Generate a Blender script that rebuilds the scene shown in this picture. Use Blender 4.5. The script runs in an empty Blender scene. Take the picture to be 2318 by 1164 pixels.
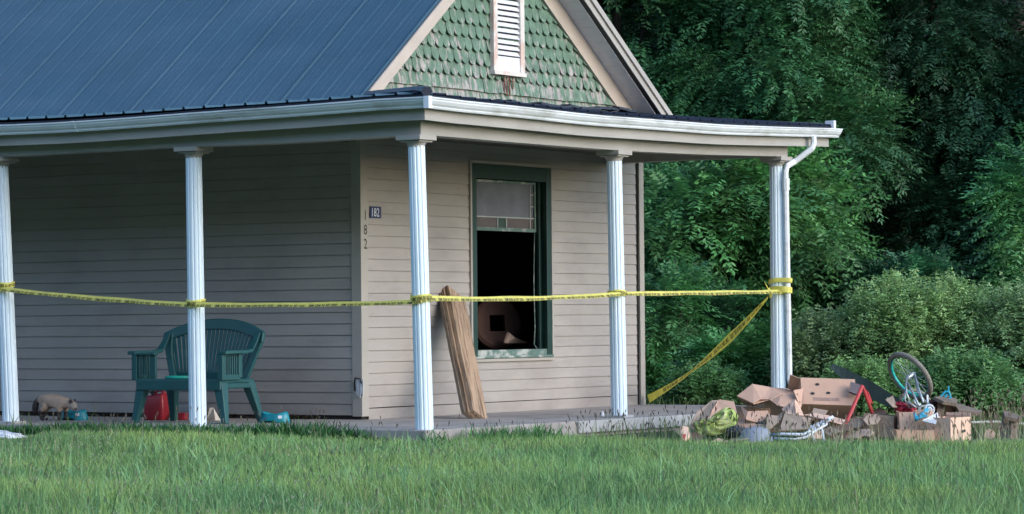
import bpy, math, random
import numpy as np
from mathutils import Vector, Matrix
R = math.radians
random.seed(7); rng = np.random.default_rng(11)
scene = bpy.context.scene
COL = scene.collection

# ---------------------------------------------------------------- camera
FPX = 6830.0; W0, H0 = 2318.0, 1164.0
CAM = np.array([14.54, -20.95, 0.90])
YAW, PITCH, ROLL = R(33), math.atan(147 / FPX), R(0.5)
f0 = np.array([-math.sin(YAW) * math.cos(PITCH), math.cos(YAW) * math.cos(PITCH), math.sin(PITCH)])
r0 = np.array([math.cos(YAW), math.sin(YAW), 0.0])
u0 = np.cross(r0, f0)
rc = r0 * math.cos(ROLL) - u0 * math.sin(ROLL)
uc = u0 * math.cos(ROLL) + r0 * math.sin(ROLL)
cd = bpy.data.cameras.new('camera'); cam = bpy.data.objects.new('camera', cd); COL.objects.link(cam)
cam.matrix_world = Matrix(((rc[0], uc[0], -f0[0], CAM[0]), (rc[1], uc[1], -f0[1], CAM[1]), (rc[2], uc[2], -f0[2], CAM[2]), (0, 0, 0, 1)))
cd.sensor_width = 36; cd.lens = FPX / W0 * 36; cd.clip_start = 0.5; cd.clip_end = 2000
scene.camera = cam

# ---------------------------------------------------------------- light
SUN_EL, SUN_AZ = R(19), R(-5)            # direction towards the sun, azimuth from +X towards +Y
sd = np.array([math.cos(SUN_EL) * math.cos(SUN_AZ), math.cos(SUN_EL) * math.sin(SUN_AZ), math.sin(SUN_EL)])
w = bpy.data.worlds.new('World'); scene.world = w; w.use_nodes = True
nt = w.node_tree; bg = nt.nodes['Background']
sky = nt.nodes.new('ShaderNodeTexSky'); sky.sky_type = 'NISHITA'; sky.sun_disc = False
sky.sun_elevation = SUN_EL; sky.sun_rotation = math.atan2(sd[0], sd[1]); sky.dust_density = 0.6; sky.ozone_density = 2.0
nt.links.new(sky.outputs[0], bg.inputs[0]); bg.inputs[1].default_value = 0.15
ld = bpy.data.lights.new('sun', 'SUN'); ld.energy = 0.85; ld.angle = R(55); ld.color = (1.0, 0.93, 0.86)
lo = bpy.data.objects.new('sun', ld); COL.objects.link(lo)
lo.rotation_euler = Vector(sd).to_track_quat('Z', 'Y').to_euler()
scene.view_settings.view_transform = 'Standard'; scene.view_settings.look = 'None'
scene.view_settings.exposure = 1.6; scene.view_settings.gamma = 1

# ---------------------------------------------------------------- helpers
def ray(u, v): return f0 * FPX + rc * (u - W0 / 2) - uc * (v - H0 / 2)
def at(u, v, ax, val):
    d = ray(u, v); t = (val - CAM[ax]) / d[ax]; return CAM + d * t
def at_x(u, v, X): return at(u, v, 0, X)
def at_y(u, v, Y): return at(u, v, 1, Y)
def at_z(u, v, Z): return at(u, v, 2, Z)
def at_d(u, v, d): return CAM + ray(u, v) / FPX * d
EX = np.array([math.cos(YAW), math.sin(YAW), 0.]); EY = np.array([-math.sin(YAW), math.cos(YAW), 0.]); EZ = np.array([0, 0, 1.])
def nrm(a):
    a = np.asarray(a, float); n = np.linalg.norm(a, axis=-1, keepdims=True); return a / np.maximum(n, 1e-9)
def lin(c):
    c = np.asarray(c, float) / 255.; return np.where(c <= .04045, c / 12.92, ((c + .055) / 1.055) ** 2.4)

def tag(o, label=None, cat=None, group=None, kind=None):
    if label: o['label'] = label
    if cat: o['category'] = cat
    if group: o['group'] = group
    if kind: o['kind'] = kind
    return o
def empty(name, loc=(0, 0, 0), rz=0, parent=None):
    o = bpy.data.objects.new(name, None); COL.objects.link(o); o.empty_display_size = .1
    o.location = [float(c) for c in loc]; o.rotation_euler = (0, 0, rz)
    if parent: o.parent = parent
    return o
def wloc(o):
    l = np.zeros(3)
    while o is not None:
        l += np.array(o.location); o = o.parent
    return l

class MB:
    def __init__(s): s.v = []; s.f = []; s.m = []; s.n = 0
    def add(s, V, Fs, mi=0):
        V = np.asarray(V, float).reshape(-1, 3); s.v.append(V)
        for q in Fs: s.f.append(tuple(int(i) + s.n for i in q)); s.m.append(mi)
        s.n += len(V); return s
    def box(s, c, sz, ax=None, mi=0):
        c = np.asarray(c, float); h = np.asarray(sz, float) / 2
        A = np.eye(3) if ax is None else np.asarray(ax, float)
        V = [c + A[0] * h[0] * i + A[1] * h[1] * j + A[2] * h[2] * k for k in (-1, 1) for j in (-1, 1) for i in (-1, 1)]
        return s.add(V, [(0, 2, 3, 1), (4, 5, 7, 6), (0, 1, 5, 4), (2, 6, 7, 3), (0, 4, 6, 2), (1, 3, 7, 5)], mi)
    def lohi(s, lo, hi, mi=0):
        lo = np.asarray(lo, float); hi = np.asarray(hi, float); return s.box((lo + hi) / 2, hi - lo, None, mi)
    def tube(s, pts, r, n=8, mi=0, cap=True, flat=1.0):
        P = np.asarray(pts, float); m = len(P); rr = np.full(m, r) if np.isscalar(r) else np.asarray(r, float)
        T = nrm(np.gradient(P, axis=0)); up = np.array([0, 0, 1.]) if abs(T[0][2]) < .9 else np.array([1., 0, 0])
        V = []
        for i in range(m):
            a = nrm(np.cross(up, T[i])); b = np.cross(T[i], a); up = b
            for k in range(n):
                th = 2 * math.pi * k / n; V.append(P[i] + rr[i] * (a * math.cos(th) + b * math.sin(th) * flat))
        F = [(i * n + k, i * n + (k + 1) % n, (i + 1) * n + (k + 1) % n, (i + 1) * n + k) for i in range(m - 1) for k in range(n)]
        if cap: F += [tuple(range(n - 1, -1, -1)), tuple(range((m - 1) * n, m * n))]
        return s.add(V, F, mi)
    def ring(s, c, nvec, Rr, r, n=28, k=8, mi=0):
        nv = nrm(nvec); a = nrm(np.cross(nv, [0.3, .2, .9])); b = np.cross(nv, a); V = []
        for i in range(n):
            th = 2 * math.pi * i / n; d = a * math.cos(th) + b * math.sin(th)
            for j in range(k):
                ph = 2 * math.pi * j / k; V.append(np.asarray(c) + d * (Rr + r * math.cos(ph)) + nv * r * math.sin(ph))
        F = [(i * k + j, ((i + 1) % n) * k + j, ((i + 1) % n) * k + (j + 1) % k, i * k + (j + 1) % k) for i in range(n) for j in range(k)]
        return s.add(V, F, mi)
    def sheet(s, poly, th=.006, mi=0, nvec=None):
        P = np.asarray(poly, float); n = len(P)
        if nvec is None:
            nv = nrm(sum(np.cross(P[i] - P[0], P[i + 1] - P[0]) for i in range(1, n - 1)))
        else: nv = nrm(nvec)
        V = np.vstack([P + nv * th / 2, P - nv * th / 2])
        return s.add(V, [tuple(range(n)), tuple(range(2 * n - 1, n - 1, -1))] + [(i, n + i, n + (i + 1) % n, (i + 1) % n) for i in range(n)], mi)
    def lathe(s, prof, c=(0, 0, 0), n=20, mi=0, sx=1, sy=1):
        c = np.asarray(c, float); V = []; m = len(prof)
        for r_, z in prof:
            for k in range(n):
                th = 2 * math.pi * k / n; V.append(c + [r_ * math.cos(th) * sx, r_ * math.sin(th) * sy, z])
        F = [(i * n + k, i * n + (k + 1) % n, (i + 1) * n + (k + 1) % n, (i + 1) * n + k) for i in range(m - 1) for k in range(n)]
        F += [tuple(range(n - 1, -1, -1)), tuple(range((m - 1) * n, m * n))]
        return s.add(V, F, mi)
    def sweep(s, path, outs, prof, mi=0):
        # path: base points, outs: outward vectors, prof: closed loop of (outward, z)
        n = len(prof); V = []
        for p, o in zip(path, outs):
            for a, z in prof: V.append(np.asarray(p) + np.asarray(o) * a + EZ * z)
        m = len(path)
        F = [(i * n + k, i * n + (k + 1) % n, (i + 1) * n + (k + 1) % n, (i + 1) * n + k) for i in range(m - 1) for k in range(n)]
        F += [tuple(range(n - 1, -1, -1)), tuple(range((m - 1) * n, m * n))]
        return s.add(V, F, mi)
    def build(s, name, mat, parent=None, world=True, smooth=False, bevel=0, fix=True):
        V = np.vstack(s.v); loc = np.zeros(3)
        if parent is not None and world: V = V - wloc(parent)
        if parent is None: loc = V.mean(0); loc[2] = V[:, 2].min(); V = V - loc
        me = bpy.data.meshes.new(name); me.from_pydata(V.tolist(), [], s.f)
        mats = mat if isinstance(mat, (list, tuple)) else [mat]
        for m_ in mats: me.materials.append(m_)
        if len(mats) > 1: me.polygons.foreach_set('material_index', s.m)
        if fix:
            import bmesh
            bm = bmesh.new(); bm.from_mesh(me); bmesh.ops.recalc_face_normals(bm, faces=bm.faces); bm.to_mesh(me); bm.free()
        if smooth: me.polygons.foreach_set('use_smooth', [True] * len(me.polygons))
        o = bpy.data.objects.new(name, me); COL.objects.link(o); o.location = loc
        if parent is not None: o.parent = parent
        if bevel:
            b = o.modifiers.new('bevel', 'BEVEL'); b.width = bevel; b.segments = 2; b.limit_method = 'ANGLE'
        return o

def material(name, col, rough=.7, var=.15, scale=6., bump=0., bscale=40., col2=None, mask=(.5, .6), mscale=(3, 3, 3), metal=0., spec=.5, stretch=(1, 1, 1), attr=None, trans=0., mdetail=6, zg=None):
    m = bpy.data.materials.new(name); m.use_nodes = True; t = m.node_tree; N = t.nodes; L = t.links
    p = N['Principled BSDF']; p.inputs['Roughness'].default_value = rough; p.inputs['Metallic'].default_value = metal
    p.inputs['Specular IOR Level'].default_value = spec
    tc = N.new('ShaderNodeTexCoord'); mp = N.new('ShaderNodeMapping'); mp.inputs['Scale'].default_value = stretch
    L.new(tc.outputs['Object'], mp.inputs[0])
    nz = N.new('ShaderNodeTexNoise'); nz.inputs['Scale'].default_value = scale; nz.inputs['Detail'].default_value = 6; L.new(mp.outputs[0], nz.inputs[0])
    mr = N.new('ShaderNodeMapRange'); mr.inputs[1].default_value = .3; mr.inputs[2].default_value = .7
    mr.inputs[3].default_value = 1 - var; mr.inputs[4].default_value = 1 + var; L.new(nz.outputs[0], mr.inputs[0])
    base = None
    if attr:
        a = N.new('ShaderNodeAttribute'); a.attribute_name = attr; base = a.outputs['Color']
    else:
        rgb = N.new('ShaderNodeRGB'); rgb.outputs[0].default_value = (*col, 1); base = rgb.outputs[0]
    if col2 is not None:
        mp2 = N.new('ShaderNodeMapping'); mp2.inputs['Scale'].default_value = mscale; L.new(tc.outputs['Object'], mp2.inputs[0])
        n2 = N.new('ShaderNodeTexNoise'); n2.inputs['Scale'].default_value = 1; n2.inputs['Detail'].default_value = mdetail; n2.inputs['Roughness'].default_value = .65; L.new(mp2.outputs[0], n2.inputs[0])
        if zg:
            sx = N.new('ShaderNodeSeparateXYZ'); L.new(tc.outputs['Object'], sx.inputs[0])
            zr = N.new('ShaderNodeMapRange'); zr.inputs[1].default_value = zg[0]; zr.inputs[2].default_value = zg[1]; zr.inputs[3].default_value = zg[2]; zr.inputs[4].default_value = 0; L.new(sx.outputs['Z'], zr.inputs[0])
            ad = N.new('ShaderNodeMath'); L.new(n2.outputs[0], ad.inputs[0]); L.new(zr.outputs[0], ad.inputs[1]); n2 = ad
        r2 = N.new('ShaderNodeMapRange'); r2.inputs[1].default_value = mask[0]; r2.inputs[2].default_value = mask[1]; L.new(n2.outputs[0], r2.inputs[0])
        mx = N.new('ShaderNodeMix'); mx.data_type = 'RGBA'; mx.inputs['B'].default_value = (*col2, 1)
        L.new(base, mx.inputs['A']); L.new(r2.outputs[0], mx.inputs['Factor']); base = mx.outputs['Result']
    vm = N.new('ShaderNodeVectorMath'); vm.operation = 'SCALE'; L.new(base, vm.inputs[0]); L.new(mr.outputs[0], vm.inputs['Scale'])
    L.new(vm.outputs[0], p.inputs['Base Color'])
    if bump:
        nb = N.new('ShaderNodeTexNoise'); nb.inputs['Scale'].default_value = bscale; nb.inputs['Detail'].default_value = 4; L.new(mp.outputs[0], nb.inputs[0])
        b = N.new('ShaderNodeBump'); b.inputs['Strength'].default_value = bump; b.inputs['Distance'].default_value = .01; L.new(nb.outputs[0], b.inputs['Height']); L.new(b.outputs[0], p.inputs['Normal'])
    if trans:
        tr = N.new('ShaderNodeBsdfTranslucent'); L.new(vm.outputs[0], tr.inputs['Color'])
        mxs = N.new('ShaderNodeMixShader'); mxs.inputs[0].default_value = trans; out = N['Material Output']
        L.new(p.outputs[0], mxs.inputs[1]); L.new(tr.outputs[0], mxs.inputs[2]); L.new(mxs.outputs[0], out.inputs[0])
    return m

M = {}
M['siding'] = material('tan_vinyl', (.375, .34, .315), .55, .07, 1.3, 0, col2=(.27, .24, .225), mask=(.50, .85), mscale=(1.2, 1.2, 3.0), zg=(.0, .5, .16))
M['trim'] = material('tan_trim', (.38, .35, .315), .5, .05, 2.0)
M['white'] = material('white_aluminium', (.74, .78, .82), .45, .05, 3.0, col2=(.40, .40, .37), mask=(.52, .75), mscale=(1.5, 1.5, 5))
M['column'] = material('white_column', (.68, .79, .86), .5, .04, 2.0, col2=(.42, .42, .40), mask=(.64, .8), mscale=(6, 6, 1.2))
M['cream'] = material('cream_paint', (.37, .35, .325), .55, .08, 2.0, col2=(.30, .27, .23), mask=(.55, .8), mscale=(1.5, 1.5, 4))
M['tanwood'] = material('tan_rake_board', (.46, .395, .34), .6, .10, 3.0)
M['soffit'] = material('grey_soffit', (.78, .78, .82), .55, .05, 2.0)
M['roof'] = material('blue_metal', (.034, .088, .128), .45, .10, 1.2, 0, metal=0.0, col2=(.048, .098, .140), mask=(.45, .7), mscale=(.8, 2, 2), spec=.35)
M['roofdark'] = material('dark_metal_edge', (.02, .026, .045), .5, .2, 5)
M['shingle'] = material('green_shingle', (.105, .180, .125), .7, .25, 9, .35, 60, col2=(.33, .30, .285), mask=(.58, .65), mscale=(14, 14, 4.5), zg=(3.1, 3.9, .12))
M['rust'] = material('rust_streak', (.13, .035, .022), .8, .3, 20)
M['ventwhite'] = material('vent_white', (.66, .68, .72), .5, .04, 4)
M['peel'] = material('peeled_frame', (.62, .58, .54), .65, .08, 5, col2=(.54, .40, .34), mask=(.52, .60), mscale=(5, 5, 3))
M['wgreen'] = material('window_green', (.011, .040, .034), .45, .15, 5)
M['sill'] = material('weathered_green_sill', (.10, .17, .15), .7, .15, 6, col2=(.36, .38, .36), mask=(.5, .6), mscale=(6, 6, 10))
M['glass'] = material('obscured_glass', (.16, .16, .19), .25, .12, 8)
M['glassred'] = material('rose_glass', (.13, .10, .10), .25, .12, 8)
M['glassgreen'] = material('green_glass', (.05, .075, .065), .25, .12, 8)
M['lead'] = material('lead_came', (.40, .42, .42), .5, .1, 8)
M['concrete'] = material('porch_concrete', (.35, .318, .30), .85, .12, 3, .25, 50, col2=(.16, .145, .135), mask=(.5, .75), mscale=(1.6, 1.6, 1.6))
M['concretew'] = material('pale_step', (.38, .375, .375), .8, .07, 3, .2, 50, col2=(.24, .22, .20), mask=(.6, .75), mscale=(3, 3, 3))
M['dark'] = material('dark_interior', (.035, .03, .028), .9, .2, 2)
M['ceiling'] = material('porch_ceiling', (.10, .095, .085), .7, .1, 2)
M['tape'] = material('yellow_tape', (.90, .85, .26), .4, .10, 12, trans=.5)
M['ink'] = material('black_ink', (.02, .022, .01), .6, .1, 10)
M['navy'] = material('navy_plate', (.018, .025, .10), .4, .1, 10)
M['digitwhite'] = material('plate_digits', (.7, .72, .78), .4, .02, 10)
M['chair'] = material('green_resin', (.012, .080, .086), .5, .12, 4)
M['teal'] = material('teal_plastic', (.008, .23, .29), .35, .1, 6)
M['mint'] = material('mint_plastic', (.02, .33, .26), .35, .1, 6)
M['redplastic'] = material('red_plastic', (.33, .018, .03), .4, .1, 6)
M['black'] = material('black_plastic', (.015, .015, .018), .5, .1, 6)
M['plank'] = material('weathered_plank', (.43, .30, .205), .85, .22, 5, .8, 22, stretch=(6, 6, .7), col2=(.15, .095, .06), mask=(.5, .62), mscale=(26, 26, 1.6))
M['oldwood'] = material('grey_brown_wood', (.17, .13, .10), .85, .25, 5, .5, 25, stretch=(4, 4, 2))
M['card'] = material('cardboard', (.56, .35, .25), .85, .08, 5, .12, 30, col2=(.45, .28, .20), mask=(.55, .75), mscale=(5, 5, 5))
M['card2'] = material('pale_cardboard', (.72, .49, .37), .85, .07, 5, .12, 30)
M['cardgrey'] = material('dirty_cardboard', (.38, .285, .215), .9, .12, 6, .15, 30)
M['cardin'] = material('cardboard_inside', (.23, .14, .095), .9, .1, 5)
M['print'] = material('faded_print', (.34, .225, .18), .9, .2, 30)
M['lime'] = material('lime_cloth', (.38, .50, .15), .9, .12, 8, .4, 20, col2=(.56, .56, .34), mask=(.45, .6), mscale=(6, 6, 6))
M['greybag'] = material('dark_bag', (.06, .07, .10), .6, .2, 8, .5, 12)
M['greydome'] = material('grey_plastic', (.27, .30, .36), .5, .12, 8)
M['whitebag'] = material('white_bag', (.62, .66, .73), .5, .08, 6, .5, 9, col2=(.30, .36, .44), mask=(.56, .62), mscale=(9, 9, 16))
M['red'] = material('red_metal', (.46, .05, .05), .45, .12, 8)
M['pinkred'] = material('red_fabric', (.50, .04, .075), .8, .15, 15, .4, 30)
M['mat'] = material('dark_green_mat', (.010, .024, .021), .95, .2, 6)
M['tyre'] = material('tyre', (.22, .20, .17), .85, .15, 10)
M['rim'] = material('teal_rim', (.015, .40, .36), .35, .1, 8)
M['chrome'] = material('grey_metal_tube', (.38, .42, .43), .35, .1, 8, metal=.4)
M['skyblue'] = material('blue_plastic', (.03, .38, .55), .4, .1, 8)
M['cat'] = material('cat_fur', (.3, .25, .2), .9, .12, 30, .4, 120, attr='furcol')
M['grass'] = material('grass_blades', (.1, .2, .1), .6, .12, 2.0, attr='tint', trans=.25)
M['leaf'] = material('leaves', (.05, .1, .05), .55, .10, 1.5, attr='tint', trans=.22)
M['bark'] = material('bark', (.045, .036, .03), .9, .3, 12, .8, 30, stretch=(3, 3, .6))
M['soil'] = material('lawn_soil', (.035, .065, .03), .95, .3, 4, .5, 15)
M['forestfloor'] = material('forest_floor', (.02, .028, .018), .95, .3, 2, .5, 8)
M['litter'] = material('leaf_litter', (.06, .04, .03), .95, .4, 30)
M['pale'] = material('pale_pole', (.45, .46, .40), .6, .1, 8)

# ---------------------------------------------------------------- ground
GZ = -0.20
def ss(t): t = np.clip(t, 0, 1); return t * t * (3 - 2 * t)
def hill(x, y):
    x = np.asarray(x, float); y = np.asarray(y, float)
    d = (x - CAM[0]) * EY[0] + (y - CAM[1]) * EY[1]
    h = np.maximum(0, d - 41.) * .20 + np.maximum(0, d - 55) * .28
    rad = np.hypot(x, y)
    back = 36 * ss((rad - 48) / 75) * ss((-y / np.maximum(rad, 1) + .05) / .5)        # unseen rise added behind the camera, blocks low sky light from the long wall
    near = .13 * ss((1.2 - x) / 2.2) * ss((y + 5.5) / 4.5)                            # lawn banked up against the long side of the porch
    return GZ + np.minimum(h, 32) + back + near + 0.03 * np.sin(x * .9) * np.cos(y * .7) * np.where(d < 24, 1, .3)
def gz(x, y): return float(hill(x, y))
us = [-400, -200, -120, -80, -50, -30, -20, -14, -10, -7, -4, -2, 0, 2, 4, 6, 8, 10, 14, 18, 24, 32, 50, 80, 120, 200, 400]
ds = [-400, -220, -150, -120, -100, -80, -60, -40, -20, -8, 0, 6, 10, 12, 14, 16, 18, 20, 22, 24, 26, 28, 32, 36, 41, 46, 50, 55, 60, 66, 74, 85, 100, 130, 180, 300, 600]
g = MB(); V = []
for d in ds:
    for u in us:
        p = CAM + EX * u + EY * d; V.append((p[0], p[1], gz(p[0], p[1])))
nu = len(us)
g.add(V, [(i * nu + j, i * nu + j + 1, (i + 1) * nu + j + 1, (i + 1) * nu + j) for i in range(len(ds) - 1) for j in range(nu - 1)])
tag(g.build('ground', M['soil'], smooth=True, fix=False), kind='structure')

# ---------------------------------------------------------------- house
WX, WY = -2.0, 1.92                      # wall planes: gable wall X=WX, long wall Y=WY
YR = at_x(1455, 905, WX)[1]              # right end of gable wall
XL = -13.5
house = empty('house', (WX, WY, 0))
tag(house, 'old tan sided house with blue metal roof, green shingled gable and wraparound porch', 'house')
CH = 0.1075
def siding(mb, p0, p1, z0, z1, out):
    """lap courses between p0 and p1 (xy), z0 multiple of CH"""
    prof = []; z = z0
    while z < z1 - 1e-4:
        zt = min(z + CH, z1)
        prof += [(.015, z), (.007, zt - .008), (.000, zt - .008), (.000, zt)]
        z += CH
    V = []; L_ = math.hypot(p1[0] - p0[0], p1[1] - p0[1]); ns = max(2, int(L_ / .3)); n = len(prof)
    for q in range(ns + 1):
        t = q / ns; x = p0[0] + (p1[0] - p0[0]) * t; y = p0[1] + (p1[1] - p0[1]) * t; edge = min(1, 8 * t, 8 * (1 - t)) if ns > 4 else 0
        for i, (a, zz) in enumerate(prof):
            c_ = int(zz / CH + .2); o_ = a + .0022 * math.sin(c_ * 2.4 + (x + y) * 2.1) * edge * (a > 0); dz = .003 * math.sin(c_ * 1.7 + (x + y) * 1.1 + 2 * math.sin(c_ * 3.1)) * edge
            V.append((x + out[0] * o_, y + out[1] * o_, zz + dz))
    mb.add(V, [(q * n + i, q * n + i + 1, q * n + n + i + 1, q * n + n + i) for q in range(ns) for i in range(n - 1)])
yw0 = at_x(1064, 600, WX)[1]; yw1 = at_x(1243, 600, WX)[1]
zw0 = at_x(1150, 803, WX)[2]; zw1 = at_x(1150, 386, WX)[2]
k0 = round(zw0 / CH); k1 = round(zw1 / CH); zs0 = k0 * CH; zs1 = k1 * CH
ZT = 28 * CH
s = MB()
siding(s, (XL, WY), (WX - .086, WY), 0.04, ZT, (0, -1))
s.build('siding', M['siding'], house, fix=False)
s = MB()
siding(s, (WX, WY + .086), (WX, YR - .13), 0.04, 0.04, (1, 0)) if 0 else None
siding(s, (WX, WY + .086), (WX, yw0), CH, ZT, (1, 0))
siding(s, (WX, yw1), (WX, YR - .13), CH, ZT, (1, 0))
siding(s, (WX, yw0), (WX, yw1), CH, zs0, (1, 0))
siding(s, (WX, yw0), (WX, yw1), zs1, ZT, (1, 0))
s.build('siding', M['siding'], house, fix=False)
# solid walls behind the siding, leaving the window open
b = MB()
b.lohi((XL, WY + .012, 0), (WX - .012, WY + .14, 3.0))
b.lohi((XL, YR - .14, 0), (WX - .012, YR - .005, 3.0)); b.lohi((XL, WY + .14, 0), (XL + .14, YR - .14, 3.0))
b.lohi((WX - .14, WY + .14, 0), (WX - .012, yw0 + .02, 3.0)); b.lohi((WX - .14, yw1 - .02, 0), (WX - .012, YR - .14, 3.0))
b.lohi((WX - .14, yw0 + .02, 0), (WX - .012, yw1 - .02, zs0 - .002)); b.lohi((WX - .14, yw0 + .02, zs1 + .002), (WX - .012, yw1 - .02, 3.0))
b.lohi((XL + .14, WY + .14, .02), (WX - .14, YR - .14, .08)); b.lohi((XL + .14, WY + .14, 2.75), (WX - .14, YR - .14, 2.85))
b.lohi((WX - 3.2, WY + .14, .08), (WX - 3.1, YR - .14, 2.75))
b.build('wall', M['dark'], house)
c = MB()
c.lohi((WX - .088, WY - .022, 0.03), (WX + .022, WY - .002, ZT)); c.lohi((WX + .002, WY - .002, 0.03), (WX + .022, WY + .088, ZT))
c.build('corner_trim', M['trim'], house)
c = MB(); c.lohi((WX + .002, YR - .075, 0.0), (WX + .024, YR + .02, ZT)); c.lohi((WX - .1, YR - .004, 0), (WX + .002, YR + .02, ZT)); c.build('corner_trim', M['trim'], house)
c = MB(); c.lohi((WX + .0, WY + .10, .0), (WX + .012, YR - .13, CH - .008)); c.build('base_board', M['siding'], house)
c = MB(); c.lohi((WX - .012, YR - .128, 0.0), (WX - .004, YR - .076, ZT)); c.build('trim_gap', M['black'], house)
for i in range(3):
    pass
# ---- window
win = empty('window', (WX, (yw0 + yw1) / 2, zs0), parent=None); win.parent = house; win.location = (0, (yw0 + yw1) / 2 - WY, zs0)
def Y(u): return at_x(u, 600, WX)[1]
def Zw(v): return at_x(1150, v, WX)[2]
fr = MB(); cw = .085
fr.lohi((WX - .004, yw0, zs0), (WX + .03, yw0 + cw, zs1)); fr.lohi((WX - .004, yw1 - cw, zs0), (WX + .03, yw1, zs1))
fr.lohi((WX - .004, yw0 + cw, zs1 - .145), (WX + .026, yw1 - cw, zs1))
fr.lohi((WX - .12, yw0 + .022, zs0 + .02), (WX - .006, yw0 + cw - .01, zs1 - .05)); fr.lohi((WX - .14, yw1 - cw + .012, zs0 + .02), (WX - .006, yw1 - .022, zs1 - .05))
fr.lohi((WX - .12, yw0 + cw, zs1 - .14), (WX - .006, yw1 - cw, zs1 - .05))
# stepped stops on the right jamb
fr.lohi((WX - .075, yw1 - cw - .03, zs0 + .09), (WX - .045, yw1 - cw + .010, zs1 - .146)); fr.lohi((WX - .075, yw0 + cw - .008, zs0 + .09), (WX - .045, yw0 + cw + .012, zs1 - .146))
fr.build('frame', M['wgreen'], win, bevel=.003)
c = MB()
for (a, b_) in (((WX + .003, yw0 - .03, zs0 - .03), (WX + .034, yw0 - .002, zs1 + .03)), ((WX + .003, yw1 + .002, zs0 - .03), (WX + .034, yw1 + .03, zs1 + .03)), ((WX + .003, yw0 - .002, zs1 + .002), (WX + .034, yw1 + .002, zs1 + .03)), ((WX + .003, yw0 - .002, zs0 - .03), (WX + .04, yw1 + .002, zs0 - .002))):
    c.lohi(a, b_)
c.build('channel', M['trim'], win)
c = MB(); c.lohi((WX - .13, yw0 + cw - .008, zs0), (WX + .02, yw1 - cw + .010, zs0 + .085)); c.lohi((WX - .02, yw0 + .005, zs0 + .002), (WX + .055, yw1 - .005, zs0 + .026)); c.build('sill', M['sill'], win, bevel=.004)
# upper sash, leaded
zb = Zw(523); zt = zs1 - .148; ya, yb_ = yw0 + cw + .014, yw1 - cw - .034
sa = MB(); X0, X1 = WX - .115, WX - .078
sa.lohi((X0, ya, zb), (X1, yb_, zb + .035)); sa.lohi((X0, ya, zt - .025), (X1, yb_, zt)); sa.lohi((X0, ya, zb + .035), (X1, ya + .045, zt - .025)); sa.lohi((X0, yb_ - .03, zb + .035), (X1, yb_, zt - .025))
sash = sa.build('sash', M['sill'], win)
gx0, gx1 = WX - .102, WX - .094; gy0, gy1 = ya + .045, yb_ - .03; gz0, gz1 = zb + .035, zt - .025
hr = gz0 + .105; bw = .07
gl = MB(); gl.lohi((gx0, gy0, hr), (gx1, gy1, gz1)); gl.build('pane', M['glass'], win)
gl = MB(); gl.lohi((gx0, gy0, gz0), (gx1, gy0 + (gy1 - gy0) * .42, hr)); gl.lohi((gx0, gy0 + (gy1 - gy0) * .56, gz0), (gx1, gy1, hr)); gl.build('pane', M['glassred'], win)
gl = MB(); gl.lohi((gx0, gy0 + (gy1 - gy0) * .42, gz0), (gx1, gy0 + (gy1 - gy0) * .56, hr)); gl.build('pane', M['glassgreen'], win)
le = MB()
for yy in (gy0 + bw, gy1 - bw, gy0 + (gy1 - gy0) * .42, gy0 + (gy1 - gy0) * .56):
    le.lohi((gx1 + .001, yy - .006, gz0), (gx1 + .010, yy + .006, gz1 if yy in (gy0 + bw, gy1 - bw) else hr))
le.lohi((gx1 + .002, gy0, hr - .006), (gx1 + .012, gy1, hr + .006))
for kx in (.35, .7):
    zz = hr + (gz1 - hr) * kx; le.lohi((gx1 + .002, gy1 - bw, zz - .004), (gx1 + .011, gy1, zz + .004)); le.lohi((gx1 + .002, gy0, zz - .004), (gx1 + .011, gy0 + bw, zz + .004))
le.build('leading', M['lead'], win)
# torn edge hanging where the lower sash was
c = MB(); c.tube([(WX - .10, yb_ + .0, zb), (WX - .10, yb_ - .02, zb - .5), (WX - .095, yb_ - .012, zs0 + .3), (WX - .09, yb_ - .04, zs0 + .13), (WX - .05, yb_ + .0, zs0 + .05)], .005, 6); c.build('sash_cord', M['soffit'] if 0 else M['sill'], win)

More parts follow.
